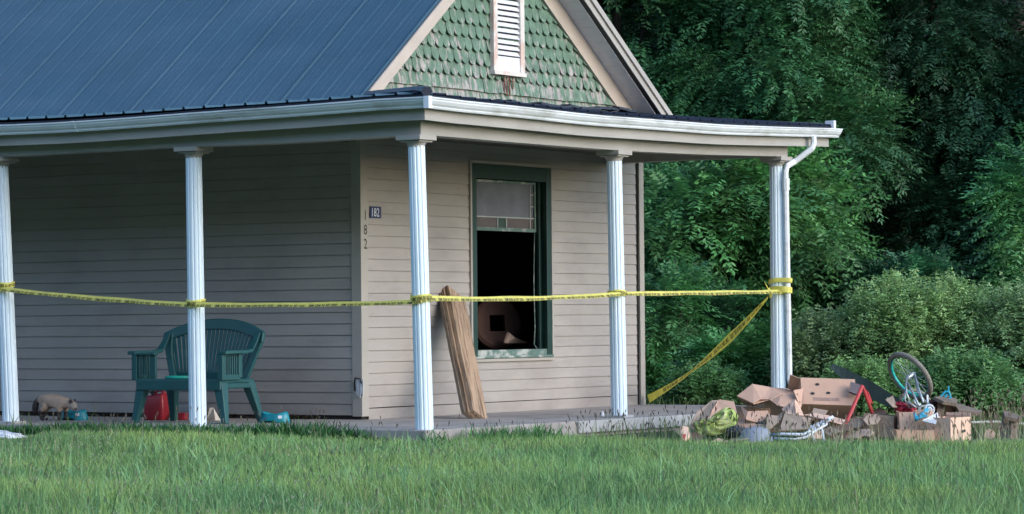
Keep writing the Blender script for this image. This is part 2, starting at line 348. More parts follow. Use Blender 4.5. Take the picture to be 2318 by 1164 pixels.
# ---- gable: fish scale shingles
YP, ZP, SL, SR = 4.31, 5.135, .78, .706
def roofz(y): return ZP - SL * (YP - y) if y < YP else ZP - SR * (y - YP)
pw, ph = .130, .130
gb = MB()
lo_y, hi_y = 1.75, 6.95
Vb = [(WX - .03, lo_y, 2.6), (WX - .03, hi_y, 2.6), (WX - .03, hi_y, roofz(hi_y) - .1), (WX - .03, YP, ZP - .1), (WX - .03, lo_y, roofz(lo_y) - .1)]
gb.add(Vb + [(x - .1, y_, z_) for x, y_, z_ in Vb], [(0, 1, 2, 3, 4), (9, 8, 7, 6, 5)])
gb.build('gable_wall', M['dark'], house)
sh = MB(); row = 0; zt_ = 5.05
zrow = 2.80
while zrow < 5.0:
    yy = lo_y + (row % 2) * pw / 2
    while yy < hi_y:
        zc = zrow + ph
        if zrow + .08 < roofz(yy) - .17 and zrow + .05 < roofz(yy + pw) - .1:
            j = random.uniform(-.005, .005); gapp = .0025; w_ = pw - 2 * gapp; cx = yy + pw / 2
            pts = [(cx - w_ / 2, zrow + ph * 1.35)]
            if zrow > 3.22:
                for k in range(9):
                    th = math.pi + math.pi * k / 8; pts.append((cx + w_ / 2 * math.cos(th), zrow + .062 + j + .062 * math.sin(th)))
            else: pts += [(cx - w_ / 2, zrow + j), (cx + w_ / 2, zrow + j + random.uniform(-.004, .0035))]
            pts.append((cx + w_ / 2, zrow + ph * 1.35))
            tilt = random.uniform(.9, 1.2)
            def xo(z): return WX - .022 + (zrow + ph * 1.35 - z) / (ph * 1.35) * .036 * tilt
            n = len(pts)
            Vv = [(xo(z), y_, z) for y_, z in pts] + [(xo(z) - .012, y_, z) for y_, z in pts]
            sh.add(Vv, [tuple(range(n)), tuple(range(2 * n - 1, n - 1, -1))] + [(i, n + i, n + (i + 1) % n, (i + 1) % n) for i in range(n)])
        yy += pw
    zrow += ph; row += 1
sh.build('gable_shingles', M['shingle'], house, fix=False)
# louvred vent
vy0, vy1 = Y(1113), Y(1183); vz0 = at_x(1148, 166, WX)[2]; vz1 = vz0 + .98
vent = empty('gable_vent', parent=house, loc=(0, (vy0 + vy1) / 2 - WY, vz0))
c = MB(); fw = .075
c.lohi((WX, vy0, vz0), (WX + .05, vy0 + fw, vz1)); c.lohi((WX, vy1 - fw, vz0), (WX + .05, vy1, vz1)); c.lohi((WX, vy0 + fw, vz1 - fw), (WX + .05, vy1 - fw, vz1)); c.lohi((WX, vy0 - .01, vz0 - .03), (WX + .065, vy1 + .01, vz0 + .012))
c.build('frame', M['peel'], vent, bevel=.003)
c = MB(); c.lohi((WX, vy0 + fw, vz0 + .012), (WX + .035, vy1 - fw, vz0 + .16)); c.lohi((WX - .01, vy0 + fw, vz0 + .16), (WX + .003, vy1 - fw, vz1 - fw), 1)
nl = 13
for i in range(nl):
    z = vz0 + .175 + i * (vz1 - fw - vz0 - .16) / nl
    a = np.array([[0, 1, 0], [math.cos(.95), 0, -math.sin(.95)], [math.sin(.95), 0, math.cos(.95)]])
    c.box((WX + .024, (vy0 + vy1) / 2, z + .02), (vy1 - vy0 - 2 * fw - .002, .052, .006), a)
c.build('louvre', [M['ventwhite'], M['black']], vent)
c = MB()
for yy, l_ in ((-.05, .17), (.0, .2), (.05, .19), (.11, .12)):
    c.lohi((WX + .014, (vy0 + vy1) / 2 + yy - .008, vz0 - .035 - l_), (WX + .0165, (vy0 + vy1) / 2 + yy + .010, vz0 - .036))
c.build('rust_stain', M['rust'], house)

# ---- main roof: ribbed metal panels
XF = -1.68                                        # outer plane of the rakes
def ribbed(mb, xs0, xs1, pa, pb, seed=0):
    """panel sheet between xs0..xs1 along X; pa, pb: lower and upper (y,z)"""
    d = nrm(np.array([0, pb[0] - pa[0], pb[1] - pa[1]])); n = np.array([0, -d[2], d[1]]) if d[1] > 0 else np.array([0, d[2], -d[1]])
    if n[2] < 0: n = -n
    pr = []; x = xs1
    k = 0
    while x > xs0:
        big = (k % 4 == 0); h = .014 if big else .010
        pr += [(x, 0), (x - .014, h), (x - .030, h), (x - .044, 0)]
        if big: pr += [(x - .047, -.018), (x - .054, -.018), (x - .056, 0)]
        pr += [(x - .10, 0), (x - .105, .0035), (x - .115, .0035), (x - .12, 0), (x - .165, 0), (x - .17, .0035), (x - .18, .0035), (x - .185, 0)]
        x -= .2286; k += 1
    m = len(pr); V = []
    for (y_, z_) in (pa, pb):
        for xx, h in pr: V.append(np.array([xx, y_, z_]) + n * h)
    mb.add(V, [(i, i + 1, m + i + 1, m + i) for i in range(m - 1)])
YE = 1.30
c = MB(); ribbed(c, XL - .3, XF - .02, (YE, roofz(YE)), (YP, ZP)); c.build('roof', M['roof'], house, fix=False)
c = MB(); ribbed(c, XL - .3, XF - .02, (7.5, roofz(7.5)), (YP, ZP)); c.build('roof', M['roof'], house, fix=False)
c = MB()
c.add([(XL - .3, YE, roofz(YE) - .03), (XF - .03, YE, roofz(YE) - .03), (XF - .03, YP, ZP - .03), (XL - .3, YP, ZP - .03), (XF - .03, 7.5, roofz(7.5) - .03), (XL - .3, 7.5, roofz(7.5) - .03)], [(0, 1, 2, 3), (3, 2, 4, 5)])
c.build('roof_deck', M['dark'], house)
c = MB(); c.tube([(XL - .3, YP, ZP + .01), (XF, YP, ZP + .01)], .06, 8, flat=.5); c.build('ridge_cap', M['roof'], house)
def slopebox(mb, y0, y1, x0, x1, dz0, dz1, mi=0):
    V = []
    for y_ in (y0, y1):
        for x, dz in ((x0, dz0), (x1, dz0), (x1, dz1), (x0, dz1)): V.append((x, y_, roofz(y_) + dz))
    mb.add(V, [(0, 1, 2, 3), (7, 6, 5, 4), (0, 4, 5, 1), (1, 5, 6, 2), (2, 6, 7, 3), (3, 7, 4, 0)], mi)
c = MB(); slopebox(c, 1.5, YP - .001, XF - .02, XF - .006, -.165, -.01); slopebox(c, 1.5, YP - .001, XF - .006, XF + .008, -.075, -.005); c.build('rake_fascia', M['tanwood'], house)
c = MB(); slopebox(c, YP + .001, 7.4, XF - .012, XF, -.135, .01); slopebox(c, YP + .001, 7.4, XF + .0, XF + .024, -.055, .016); slopebox(c, YP + .001, 7.4, XF - .02, XF + .007, .016, .028); c.build('rake_fascia', M['cream'], house)
c = MB(); slopebox(c, YP + .001, 7.4, XF - .06, XF - .014, -.140, -.11); c.build('rake_gap', M['black'], house)
# soffit under the rakes, in boards with gaps
c = MB()
y_ = YP + .002
while y_ < 7.35:
    slopebox(c, y_, y_ + .098, WX - .02, XF - .062, -.150, -.138); slopebox(c, y_ + .098, y_ + .104, WX - .02, XF - .062, -.140, -.130); y_ += .104
y_ = YP - .002
slopebox(c, 1.5, y_, WX - .02, XF - .022, -.150, -.138)
c.build('rake_soffit', M['soffit'], house)
c = MB(); slopebox(c, YP, 7.0, WX + .002, WX + .03, -.37, -.152); slopebox(c, 1.6, YP, WX + .002, WX + .03, -.22, -.152); c.build('frieze_board', M['tanwood'], house)

# ---- porch: slab, roof, beams, gutter
PB = at_x(1590, 940, .17)[1]
PE = 7.1
slab = MB(); slab.lohi((XL, -.17, GZ - .1), (.17, WY + .011, 0)); slab.lohi((WX - .011, WY + .011, GZ - .1), (.17, PE, -.0005))
slab.build('porch_slab', M['concrete'], house, bevel=.01)
y_s = at_x(1305, 955, .17)[1]; c = MB(); c.lohi((.171, y_s, -.112), (.20, PE, -.002)); c.build('slab_facing', M['concretew'], house, bevel=.008)

GA = [(0, 282), (100, 279.5), (296, 266), (457, 253), (580, 245), (700, 236.5), (850, 224), (945, 217)]
GB = [(985, 222), (1100, 233), (1240, 248), (1340, 260), (1490, 271), (1640, 283), (1790, 288), (1907, 291)]
ga = [at_y(u, v, -.34) for u, v in GA]; gb_ = [at_x(u, v, .34) for u, v in GB]
ax_, az_ = [p[0] for p in ga], [p[2] for p in ga]; by_, bz_ = [p[1] for p in gb_], [p[2] for p in gb_]
zc = (az_[-1] + bz_[0]) / 2
ax_.append(.34); az_.append(zc); by_.insert(0, -.34); bz_.insert(0, zc)
def sm(xs, zs, x): return float(np.interp(x, xs, zs))
def zA(x): return np.mean([sm(ax_, az_, x + k) for k in (-.35, -.15, 0, .15, .35)]) if x < 0 else zc
def zB(y): return np.mean([sm(by_, bz_, y + k) for k in (-.3, -.15, 0, .15, .3)]) if y > .2 else zc
def run(endB, x_start=XL - .3, stepx=.4):
    path, outs = [], []
    x = x_start
    while x < -.05: path.append((x, 0, zA(x))); outs.append((0, -1, 0)); x += stepx
    path.append((0, 0, zc)); outs.append((1, -1, 0))
    y = .25
    while y < endB - .05: path.append((0, y, zB(y))); outs.append((1, 0, 0)); y += .25
    path.append((0, endB, zB(endB))); outs.append((1, 0, 0)); return path, outs
GE = by_[-1]
path, outs = run(GE)
prof = [(.225, 0), (.225, -.088), (.292, -.092), (.300, -.080), (.302, -.070), (.318, -.055), (.335, -.030), (.337, -.014), (.347, -.012), (.347, 0), (.334, .0), (.330, -.02), (.30, -.06), (.24, -.075), (.234, 0)]
c = MB(); c.sweep(path, outs, prof); c.build('gutter', M['white'], house)
c = MB()
for xx in (-3.55, -7.2):                              # gutter joints
    c.sweep([(xx - .02, 0, zA(xx)), (xx + .02, 0, zA(xx))], [(0, -1, 0)] * 2, [(a + (.003 if a > .25 else 0), z - .001 if z < -.05 else z + .002) for a, z in prof[:10]])
    c.build('gutter_joint', M['white'], house); c = MB()
c.lohi((.328, -.352, zc - .098), (.352, -.30, zc + .004)); c.lohi((.30, -.353, zc - .098), (.3281, -.328, zc + .004))
c.build('gutter_joint', M['white'], house)
EB = at_x(1875, 312, .22)[1]
path, outs = run(EB)
c = MB(); c.sweep(path, outs, [(.20, -.185), (.2235, -.185), (.2235, .012), (.20, .012)]); c.build('fascia', M['cream'], house)
c = MB(); c.sweep(path, outs, [(-.10, -.150), (.199, -.178), (.199, -.168), (-.10, -.140)]); c.build('eave_soffit', M['cream'], house)
# beam
BB = [(985, 307), (1160, 322), (1340, 336), (1440, 343), (1590, 350), (1765, 354)]
bb = [at_x(u, v, .085) for u, v in BB]; bby, bbz = [p[1] for p in bb], [p[2] for p in bb]
BA = [(20, 354), (200, 344), (400, 333), (580, 327), (760, 317), (900, 308)]
ba = [at_y(u, v, -.085) for u, v in BA]; bax, baz = [p[0] for p in ba], [p[2] for p in ba]
zbc = (baz[-1] + bbz[0]) / 2
path, outs, bot = [], [], []
x = XL - .3
YC5 = at_x(1757, 350, 0)[1]
V = []; pts = []
while x < -.2: pts.append((x, 0, (0, -1, 0), float(np.interp(x, bax, baz)), zA(x) - .15)); x += .4
pts.append((0, 0, (1, -1, 0), zbc, zc - .15)); y = .3
while y < YC5 + .05: pts.append((0, y, (1, 0, 0), float(np.interp(y, bby, bbz)), zB(y) - .15)); y += .3
pts.append((0, YC5 + .09, (1, 0, 0), bbz[-1], zB(YC5) - .15))
for (x, y, o, z0, z1) in pts:
    o = np.array(o, float)
    for a, z in ((-.085, z0), (.085, z0), (.085, z1), (-.085, z1)): V.append(np.array([x, y, z]) + o * a)
n = len(pts); c = MB(); c.add(V, [(i * 4 + k, i * 4 + (k + 1) % 4, (i + 1) * 4 + (k + 1) % 4, (i + 1) * 4 + k) for i in range(n - 1) for k in range(4)] + [(3, 2, 1, 0), tuple(range(n * 4 - 4, n * 4))])
c.lohi((WX + .03, YC5 - .08, bbz[-1] + .002), (-.087, YC5 + .088, bbz[-1] + .24))
c.build('porch_beam', M['cream'], house)
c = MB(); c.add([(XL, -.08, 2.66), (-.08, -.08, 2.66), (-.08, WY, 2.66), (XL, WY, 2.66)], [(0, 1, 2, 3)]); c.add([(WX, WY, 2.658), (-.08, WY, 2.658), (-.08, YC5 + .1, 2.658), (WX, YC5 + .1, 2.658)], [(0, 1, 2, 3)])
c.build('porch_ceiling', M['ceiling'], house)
# porch roof A: ribbed; eave follows the sagging gutter
c = MB(); x = .22; pr = []
while x > XL - .3:
    pr += [(x, 0), (x - .010, .022), (x - .026, .022), (x - .037, 0), (x - .11, 0), (x - .115, .0035), (x - .12, 0)]; x -= .2286
m = len(pr); V = []
for xx, h in pr: V.append((xx, -.285, zA(xx) + .030 + h + .018 * min(1, max(0, -xx / 4))))
for xx, h in pr: V.append((min(xx, xx), max(-.285, 1.62 if xx < -1.7 else 1.62 * (-xx + .22) / 1.92 - .1), (2.93 if xx < -1.7 else 2.93 * (-xx + .22) / 1.92 + (zA(xx) + .03) * (1 - (-xx + .22) / 1.92)) + h))
c.add(V, [(i, i + 1, m + i + 1, m + i) for i in range(m - 1)])
c.build('porch_roof', M['roof'], house, fix=False)
# dark drip edge between gutter and sheets
path, outs = run(EB)
c = MB(); c.sweep(path, outs, [(.226, .0), (.262, .0), (.268, .026), (.226, .026)]); c.build('drip_edge', M['roofdark'], house)
# porch roof B
ys = np.arange(-.25, EB + .01, .2286); ys = list(ys) + [EB]; V = []
prb = []
for y in ys: prb += [(y, 0), (y + .010, .018), (y + .026, .018), (y + .037, 0)]
prb = [q for q in prb if q[0] <= EB + .03]; m = len(prb)
def zwall(y): return float(np.interp(y, [-.3, 1.9, 7.0], [zc + .04, 2.99, 3.12]))
for y, h in prb: V.append((.285, y, zB(y) + .028 + h))
for y, h in prb: V.append((-1.99 if y > 1.7 else .285 - (y + .3) * 1.137, y, zwall(y) + h))
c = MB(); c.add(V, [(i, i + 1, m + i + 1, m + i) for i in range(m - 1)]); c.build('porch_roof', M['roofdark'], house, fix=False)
c = MB(); c.add([(.2, EB - .02, zB(EB) + .0), (.29, EB - .02, zB(EB)), (.29, EB - .02, zB(EB) + .05), (-1.99, EB - .02, 3.13), (-1.99, EB - .02, 2.9), (.2, EB + .0, zB(EB)), (.29, EB + .0, zB(EB)), (.29, EB + .0, zB(EB) + .05), (-1.99, EB, 3.13), (-1.99, EB, 2.9)], [(0, 1, 2, 3, 4), (9, 8, 7, 6, 5), (2, 7, 8, 3)]); c.build('rake_board', M['cream'], house)
c = MB(); c.lohi((.2, EB - .03, zB(EB) + .0), (.30, EB + .02, zB(EB) + .085)); c.build('end_cap', M['white'], house)
c = MB(); c.tube([(.30, -.30, zc + .045), (.0, .03, zc + .09), (-1.6, 1.5, 2.99)], .05, 6, flat=.8); c.build('hip_cap', M['roofdark'], house)
# flashing lumps along the shingled gable foot
c = MB()
for i in range(26):
    y = 1.9 + i * .19; c.box((-1.90 + .02 * random.random(), y, zwall(y) + .03 + random.uniform(-.01, .015)), (.12, .22, .025), nrm([[1, random.uniform(-.1, .1), 0], [0, 1, random.uniform(-.1, .12)], [0, -.05, 1]]))
c.build('flashing', M['roofdark'], house)

# ---- columns
cols = [((25, 957), (0, 352), 'y'), ((448, 972), (438, 335), 'y'), ((961, 973), (942, 306), 'y'), ((1402, 942), (1390, 346), 'x'), ((1763, 921), (1757, 352), 'x')]
colpos = []
cols.append(((-440, 946), (-470, 372), 'y'))
for i, ((ub, vb), (ut, vt), ax) in enumerate(cols):
    if ax == 'y': B = at_y(ub, vb, 0); T = at_y(ut, vt, 0)
    else: B = at_x(ub, vb, 0); T = at_x(ut, vt, 0)
    B[2] = 0.
    if ax == 'y': T[2] = float(np.interp(T[0], bax, baz)) if i in (0, 1, 5) else zbc
    else: T[2] = float(np.interp(T[1], bby, bbz))
    colpos.append((B, T))
    col = empty('porch_column', parent=house, loc=B - wloc(house))
    zt_ = T[2] - .075; m = 144; V = []
    nz = 12
    for k in range(nz + 1):
        t = k / nz; cxy = B + (T - B) * (t * zt_ / T[2]); cxy[2] = zt_ * t
        rb = .0775 - .006 * t
        for j in range(m):
            th = 2 * math.pi * j / m; fl = max(0, math.cos(12 * th)) ** 1.2
            r_ = rb - .0075 * fl; V.append(cxy + np.array([math.cos(th) * r_, math.sin(th) * r_, 0]))
    c = MB(); c.add(V, [(k * m + j, k * m + (j + 1) % m, (k + 1) * m + (j + 1) % m, (k + 1) * m + j) for k in range(nz) for j in range(m)])
    c.build('shaft', M['column'], col, fix=False)
    c = MB(); z = T[2]
    c.lathe([(.072, z - .10), (.074, z - .085), (.086, z - .066), (.092, z - .058)], (T[0], T[1], 0), 24)
    c.lohi((T[0] - .10, T[1] - .10, z - .0575), (T[0] + .10, T[1] + .10, z - .043)); c.lohi((T[0] - .125, T[1] - .125, z - .042), (T[0] + .125, T[1] + .125, z - .001))
    c.build('capital', M['cream'], col, bevel=.003)
    if i in (0, 3):
        c = MB(); c.lohi((B[0] - .10, B[1] - .10, -.001), (B[0] + .10, B[1] + .10, .022)); c.build('base_plate', M['concretew'], col, bevel=.004)

# ---- downspout
q = at_x(1842, 308, .30); pts = [q, q + [0, 0, -.08], q + [-.01, -.02, -.13], (.14, YC5 + .14, q[2] - .26), (.115, YC5 + .02, q[2] - .31), (.112, YC5 - .01, q[2] - .38), (.118, YC5 - .0, 1.2), (.122, YC5 + .01, .30), (.15, YC5 + .02, .16)]
c = MB(); c.tube(pts, [.034, .034, .034, .034, .034, .034, .034, .034, .036], 8, flat=.85); c.tube([(.113, YC5 - .01, q[2] - .44), (.113, YC5 - .01, q[2] - .56)], .04, 8)
c.build('downspout', M['white'], house)

# ---- house numbers
def text_mesh(s_, size, off=0.):
    cu = bpy.data.curves.new('t', 'FONT'); cu.body = s_; cu.size = size; cu.resolution_u = 2; cu.offset = off
    ob = bpy.data.objects.new('t', cu); COL.objects.link(ob)
    bpy.context.view_layer.update()
    me = ob.evaluated_get(bpy.context.evaluated_depsgraph_get()).to_mesh()
    V = np.array([v.co[:] for v in me.vertices]); F = [tuple(p.vertices) for p in me.polygons]
    bpy.data.objects.remove(ob); bpy.data.curves.remove(cu); return V, F
pl = at_x(846, 481, WX)
plate = MB(); plate.lohi((WX + .017, pl[1] - .09, pl[2] - .055), (WX + .022, pl[1] + .09, pl[2] + .055)); plo = plate.build('number_plate', M['navy'], house)
V, F_ = text_mesh('182', .115); V = V - (V.min(0) + V.max(0)) / 2
c = MB(); V2 = np.stack([np.full(len(V), WX + .0235), pl[1] + V[:, 0] * .8, pl[2] + V[:, 1]], 1); c.add(V2, F_); o = c.build('digits', M['digitwhite'], None); 
o.location -= Vector(wloc(house)); o.parent = plo
for ch, vv in (('1', 487), ('8', 520), ('2', 552)):
    p = at_x(829, vv, WX + .024); V, F_ = text_mesh(ch, .135); V = V - (V.min(0) + V.max(0)) / 2
    c = MB(); c.add(np.stack([np.full(len(V), WX + .0245), WY + .048 + V[:, 0] * .9, p[2] + V[:, 1]], 1), F_); c.build('house_digit', M['ink'], house)
# small holder with paper on the corner
hp = at_y(823, 880, WY - .03)
hold = empty('paper_holder', (WX + .01, WY - .03, hp[2] - .09)); tag(hold, 'small black wire holder with crumpled white paper on the house corner near the floor', 'paper holder')
c = MB(); c.tube([(WX - .055, WY - .03, hp[2] - .02), (WX - .05, WY - .045, hp[2] + .06), (WX - .02, WY - .07, hp[2] + .10), (WX + .03, WY - .06, hp[2] + .09), (WX + .035, WY - .03, hp[2] + .0), (WX + .02, WY - .03, hp[2] - .07)], .008, 6); c.build('wire', M['black'], hold)
c = MB()
for i in range(5):
    a = -.035 + i * .017; c.sheet([(WX + a, WY - .04 - .01 * (i % 2), hp[2] + .085), (WX + a + .022, WY - .05, hp[2] + .085), (WX + a + .02, WY - .045 - .01 * (i % 2), hp[2] - .05 - .02 * (i % 3)), (WX + a + .003, WY - .04, hp[2] - .06 - .015 * (i % 2))], .0035)
c.build('paper', M['ventwhite'], hold)

# things seen through the window
ip = at_x(1122, 733, WX - .75); Rr = .27
c = MB(); n = 40; V = []
nv = nrm(np.array([.8, -.55, .12])); a = nrm(np.cross(nv, EZ)); b2 = np.cross(a, nv) * -1
for k in range(n):
    th = 2 * math.pi * k / n; dd = a * math.cos(th) + b2 * math.sin(th)
    q4 = .085 / max(abs(math.cos(th)), abs(math.sin(th)))
    for rr_, off in ((Rr, .0), (Rr, .05), (Rr - .03, .07), (q4, .05), (q4, 0)): V.append(ip + dd * rr_ + nv * off)
c.add(V, [(k * 5 + j, k * 5 + (j + 1) % 5, ((k + 1) % n) * 5 + (j + 1) % 5, ((k + 1) % n) * 5 + j) for k in range(n) for j in range(5)])
o = c.build('round_drum', material('brown_drum', (.12, .062, .048), .8, .15, 6)); tag(o, 'round brown drum with a square hole behind the open window', 'drum')
# its stand down to the floor and a cloth
c = MB(); c.box((ip[0] - .1, ip[1] + .05, (ip[2] - Rr) / 2 + .04), (.6, 1.1, ip[2] - Rr - .08)); c.build('cabinet', M['oldwood'], None); tag(bpy.data.objects['cabinet'], 'low brown cabinet inside the dark room below the window', 'cabinet')
p = [at_x(1142, 776, WX - .5), at_x(1198, 776, WX - .45), at_x(1165, 764, WX - .45), at_x(1150, 752, WX - .5)]
c = MB(); c.sheet(p, .03); o = c.build('folded_cardboard', M['card2']); tag(o, 'pinkish folded cardboard flap in the window, right of the round drum', 'cardboard')

# ---------------------------------------------------------------- porch things
def local_frame(pxl, pxr):
    A = at_z(*pxl, 0); B = at_z(*pxr, 0); d = B - A; return A, B, math.atan2(d[1], d[0]), np.linalg.norm(d)
A, B, ang, ln = local_frame((303, 958), (512, 959))
ang = R(4); ln = 1.0
bench = empty('garden_bench', A + np.array([0.5 * math.cos(ang), .5 * math.sin(ang), 0]), ang)
tag(bench, 'dark green plastic two-seat garden bench with slatted back on the porch', 'bench')
SH = .40
def tleg(p0, p1, w0, w1):
    mb = MB(); p0, p1 = np.array(p0), np.array(p1); V = []
    for p, w_ in ((p0, w0), (p1, w1)):
        for i, j in ((-1, -1), (1, -1), (1, 1), (-1, 1)): V.append(p + [i * w_ / 2, j * w_ / 2, 0])
    mb.add(V, [(0, 3, 2, 1), (4, 5, 6, 7), (0, 1, 5, 4), (1, 2, 6, 5), (2, 3, 7, 6), (3, 0, 4, 7)]); return mb
for sx in (-1, 1):
    tleg((sx * .50, .02, 0), (sx * .42, .06, SH - .02), .055, .105).build('leg', M['chair'], bench, world=False, bevel=.008)
    tleg((sx * .49, .62, 0), (sx * .42, .50, SH - .02), .055, .10).build('leg', M['chair'], bench, world=False, bevel=.008)
c = MB(); c.lohi((-.47, .0, SH - .035), (.47, .54, SH)); c.lohi((-.47, -.01, SH - .10), (.47, .03, SH + .004)); c.lohi((-.47, .03, SH - .085), (-.43, .52, SH - .034)); c.lohi((.43, .03, SH - .085), (.47, .52, SH - .034))
c.build('seat', M['chair'], bench, world=False, bevel=.012)
# back: arched rail, lower rail, posts and slats, reclined
def bk(x, z): return np.array([x, .50 + (z - SH) * .26 + .05 * (1 - (x / .55) ** 2) - .03, z])
def topz(x): return .955 - .13 * abs(x / .56) ** 2.2
c = MB(); n = 24; V = []
for i in range(n + 1):
    x = -.56 + 1.12 * i / n
    for dz, dy in ((0, -.02), (0, .025), (-.10, .025), (-.10, -.02)): V.append(bk(x, topz(x) + dz) + [0, dy, 0])
c.add(V, [(i * 4 + k, i * 4 + (k + 1) % 4, (i + 1) * 4 + (k + 1) % 4, (i + 1) * 4 + k) for i in range(n) for k in range(4)] + [(0, 1, 2, 3), tuple(range(n * 4 + 3, n * 4 - 1, -1))])
for sx in (-1, 1):
    V = []
    for z, xx, w_ in ((topz(.5) - .03, .51, .10), (.72, .50, .09), (.62, .475, .07), (SH, .40, .07)):
        for i, j in ((-1, -1), (1, -1), (1, 1), (-1, 1)): V.append(bk(sx * xx, z) + [i * w_ / 2, j * .022, 0])
    c.add(V, [(r_ * 4 + k, r_ * 4 + (k + 1) % 4, r_ * 4 + 4 + (k + 1) % 4, r_ * 4 + 4 + k) for r_ in range(3) for k in range(4)])
c.box(bk(0, SH + .03), (.80, .04, .07))
c.build('backrest', M['chair'], bench, world=False, bevel=.008)
c = MB(); ns = 21
for i in range(ns):
    xb = -.36 + .72 * i / (ns - 1); xt = xb * 1.28
    p0, p1 = bk(xb, SH + .05), bk(xt, topz(xt) - .08)
    c.sheet([p0 + [-.012, 0, 0], p0 + [.012, 0, 0], p1 + [.0155, 0, 0], p1 + [-.0155, 0, 0]], .012)
c.build('back_slat', M['chair'], bench, world=False)
for sx in (-1, 1):
    c = MB(); V = []
    arm = [(-.03, .645, .085), (.15, .65, .085), (.30, .648, .08), (.42, .66, .07), (.50, .74, .06), (.55, .82, .06)]
    for (yy, zz, w_) in arm:
        for i, j in ((-1, -1), (1, -1), (1, 1), (-1, 1)): V.append(np.array([sx * .505 + i * w_ / 2, yy, zz + j * .016]))
    m_ = len(arm)
    c.add(V, [(r_ * 4 + k, r_ * 4 + (k + 1) % 4, r_ * 4 + 4 + (k + 1) % 4, r_ * 4 + 4 + k) for r_ in range(m_ - 1) for k in range(4)] + [(0, 1, 2, 3), (m_ * 4 - 1, m_ * 4 - 2, m_ * 4 - 3, m_ * 4 - 4)])
    # arm front post and slatted side panel
    c.box((sx * .478, .0, .52), (.055, .05, .25)); c.box((sx * .485, .14, SH + .02), (.03, .28, .05)); c.box((sx * .49, .27, .53), (.03, .06, .23))
    c.lohi((sx * .49 - .17 if sx > 0 else sx * .49, -.012, SH), (sx * .49 if sx > 0 else sx * .49 + .17, .004, SH + .03)) if 0 else None
    for i in range(6): c.box((sx * .488, .045 + i * .035, .53), (.018, .014, .22))
    if sx < 0:
        for i in range(5): c.box((sx * .46 + .03 + i * .028, .0 + i * .004, .53), (.012, .02, .23))
        c.box((sx * .46 + .175, .015, .53), (.06, .03, .24)); c.box((sx * .46 + .09, .008, .635), (.24, .07, .02))
    c.build('armrest', M['chair'], bench, world=False, bevel=.005)
c = MB(); c.lathe([(.11, 0), (.125, .01), (.125, .025), (.118, .03), (.10, .012)], (-.08, .2, SH), 20); o = c.build('plate', M['mint'], None)
o.matrix_world = Matrix.Translation(bench.location) @ Matrix.Rotation(ang, 4, 'Z') @ Matrix.Translation((-.1, .15, SH + .002)); tag(o, 'bright mint green plastic plate lying on the bench seat', 'plate')

# gas can
p = at_z(355, 951, 0); can = empty('gas_can', p, R(12)); tag(can, 'red plastic fuel can with black spout under the left half of the bench', 'fuel can')
V = []; sec = [(0, .098, .075), (.015, .105, .082), (.14, .105, .082), (.19, .098, .078), (.215, .085, .068)]
for z, a, b_ in sec:
    for k in range(24):
        th = 2 * math.pi * k / 24; cx, sx_ = math.cos(th), math.sin(th); e = .35
        V.append((a * abs(cx) ** e * np.sign(cx), b_ * abs(sx_) ** e * np.sign(sx_), z + (.045 * (.5 + .5 * cx) if z > .18 else 0)))
c = MB(); c.add(V, [(r_ * 24 + k, r_ * 24 + (k + 1) % 24, r_ * 24 + 24 + (k + 1) % 24, r_ * 24 + 24 + k) for r_ in range(4) for k in range(24)] + [tuple(range(23, -1, -1)), tuple(range(96, 120))])
c.tube([(-.02, 0, .22), (.0, 0, .275), (.05, 0, .285), (.09, 0, .25)], .013, 8)
c.build('body', M['redplastic'], can, world=False, smooth=True)
c = MB(); c.lathe([(.022, .21), (.022, .25), (.014, .255), (.012, .29), (.008, .31)], (-.035, 0, 0), 12); c.box((-.06, 0, .262), (.02, .02, .02)); c.build('spout', M['black'], can, world=False)
# red box and small things
def small_box(name, px, sz, mat, lab, cat, rz=0, lift=0):
    p = at_z(*px, 0); t = MB(); ca, sa_ = math.cos(rz), math.sin(rz)
    t.box(p + [0, 0, sz[2] / 2 + lift + .001], sz, [[ca, sa_, 0], [-sa_, ca, 0], [0, 0, 1]]); o = t.build(name, mat, bevel=.006); tag(o, lab, cat); return o
def roundbox(name, px, mat, lab, cat):
    p = at_z(*px, 0); e = empty(name, p, R(10)); tag(e, lab, cat)
    t = MB(); t.lathe([(.04, 0), (.048, .006), (.048, .05), (.044, .056)], (0, 0, 0), 16, sx=1.5); t.build('body', mat, e, world=False)
    t = MB(); t.lathe([(.05, .056), (.05, .066), (.03, .07)], (0, 0, 0), 16, sx=1.45); t.build('lid', mat, e, world=False)
roundbox('food_tub', (411, 951), M['redplastic'], 'small red tub with lid on the porch floor right of the fuel can', 'tub')
# black bottle
p = at_z(402, 948, 0); t = MB(); t.lathe([(.04, 0), (.045, .01), (.045, .17), (.03, .2), (.018, .22), (.018, .25)], p + [.05, .22, 0], 14); o = t.build('bottle', M['black'], smooth=True); tag(o, 'dark bottle by the wall behind the rear bench leg', 'bottle')
# white scoop & tile
p = at_z(476, 952, 0); t = MB(); t.add([p + [-.05, 0, 0], p + [.06, 0, 0], p + [.06, .08, 0], p + [-.05, .08, 0], p + [-.03, .03, .12], p + [0, .05, .12]], [(0, 1, 2, 3), (0, 1, 5, 4), (1, 2, 5), (2, 3, 4, 5), (3, 0, 4)]); o = t.build('paper_bag', M['peel']); tag(o, 'small crumpled pale paper bag on the floor beneath the bench', 'paper bag')
t = MB(); p = at_z(495, 959, 0); t.box(p + [0, 0, .008], (.16, .12, .012), [[.97, .2, 0], [-.2, .97, 0], [0, 0, 1]]); o = t.build('tile', M['trim'], bevel=.003); tag(o, 'flat pale tile on the porch floor by the front bench leg', 'tile')

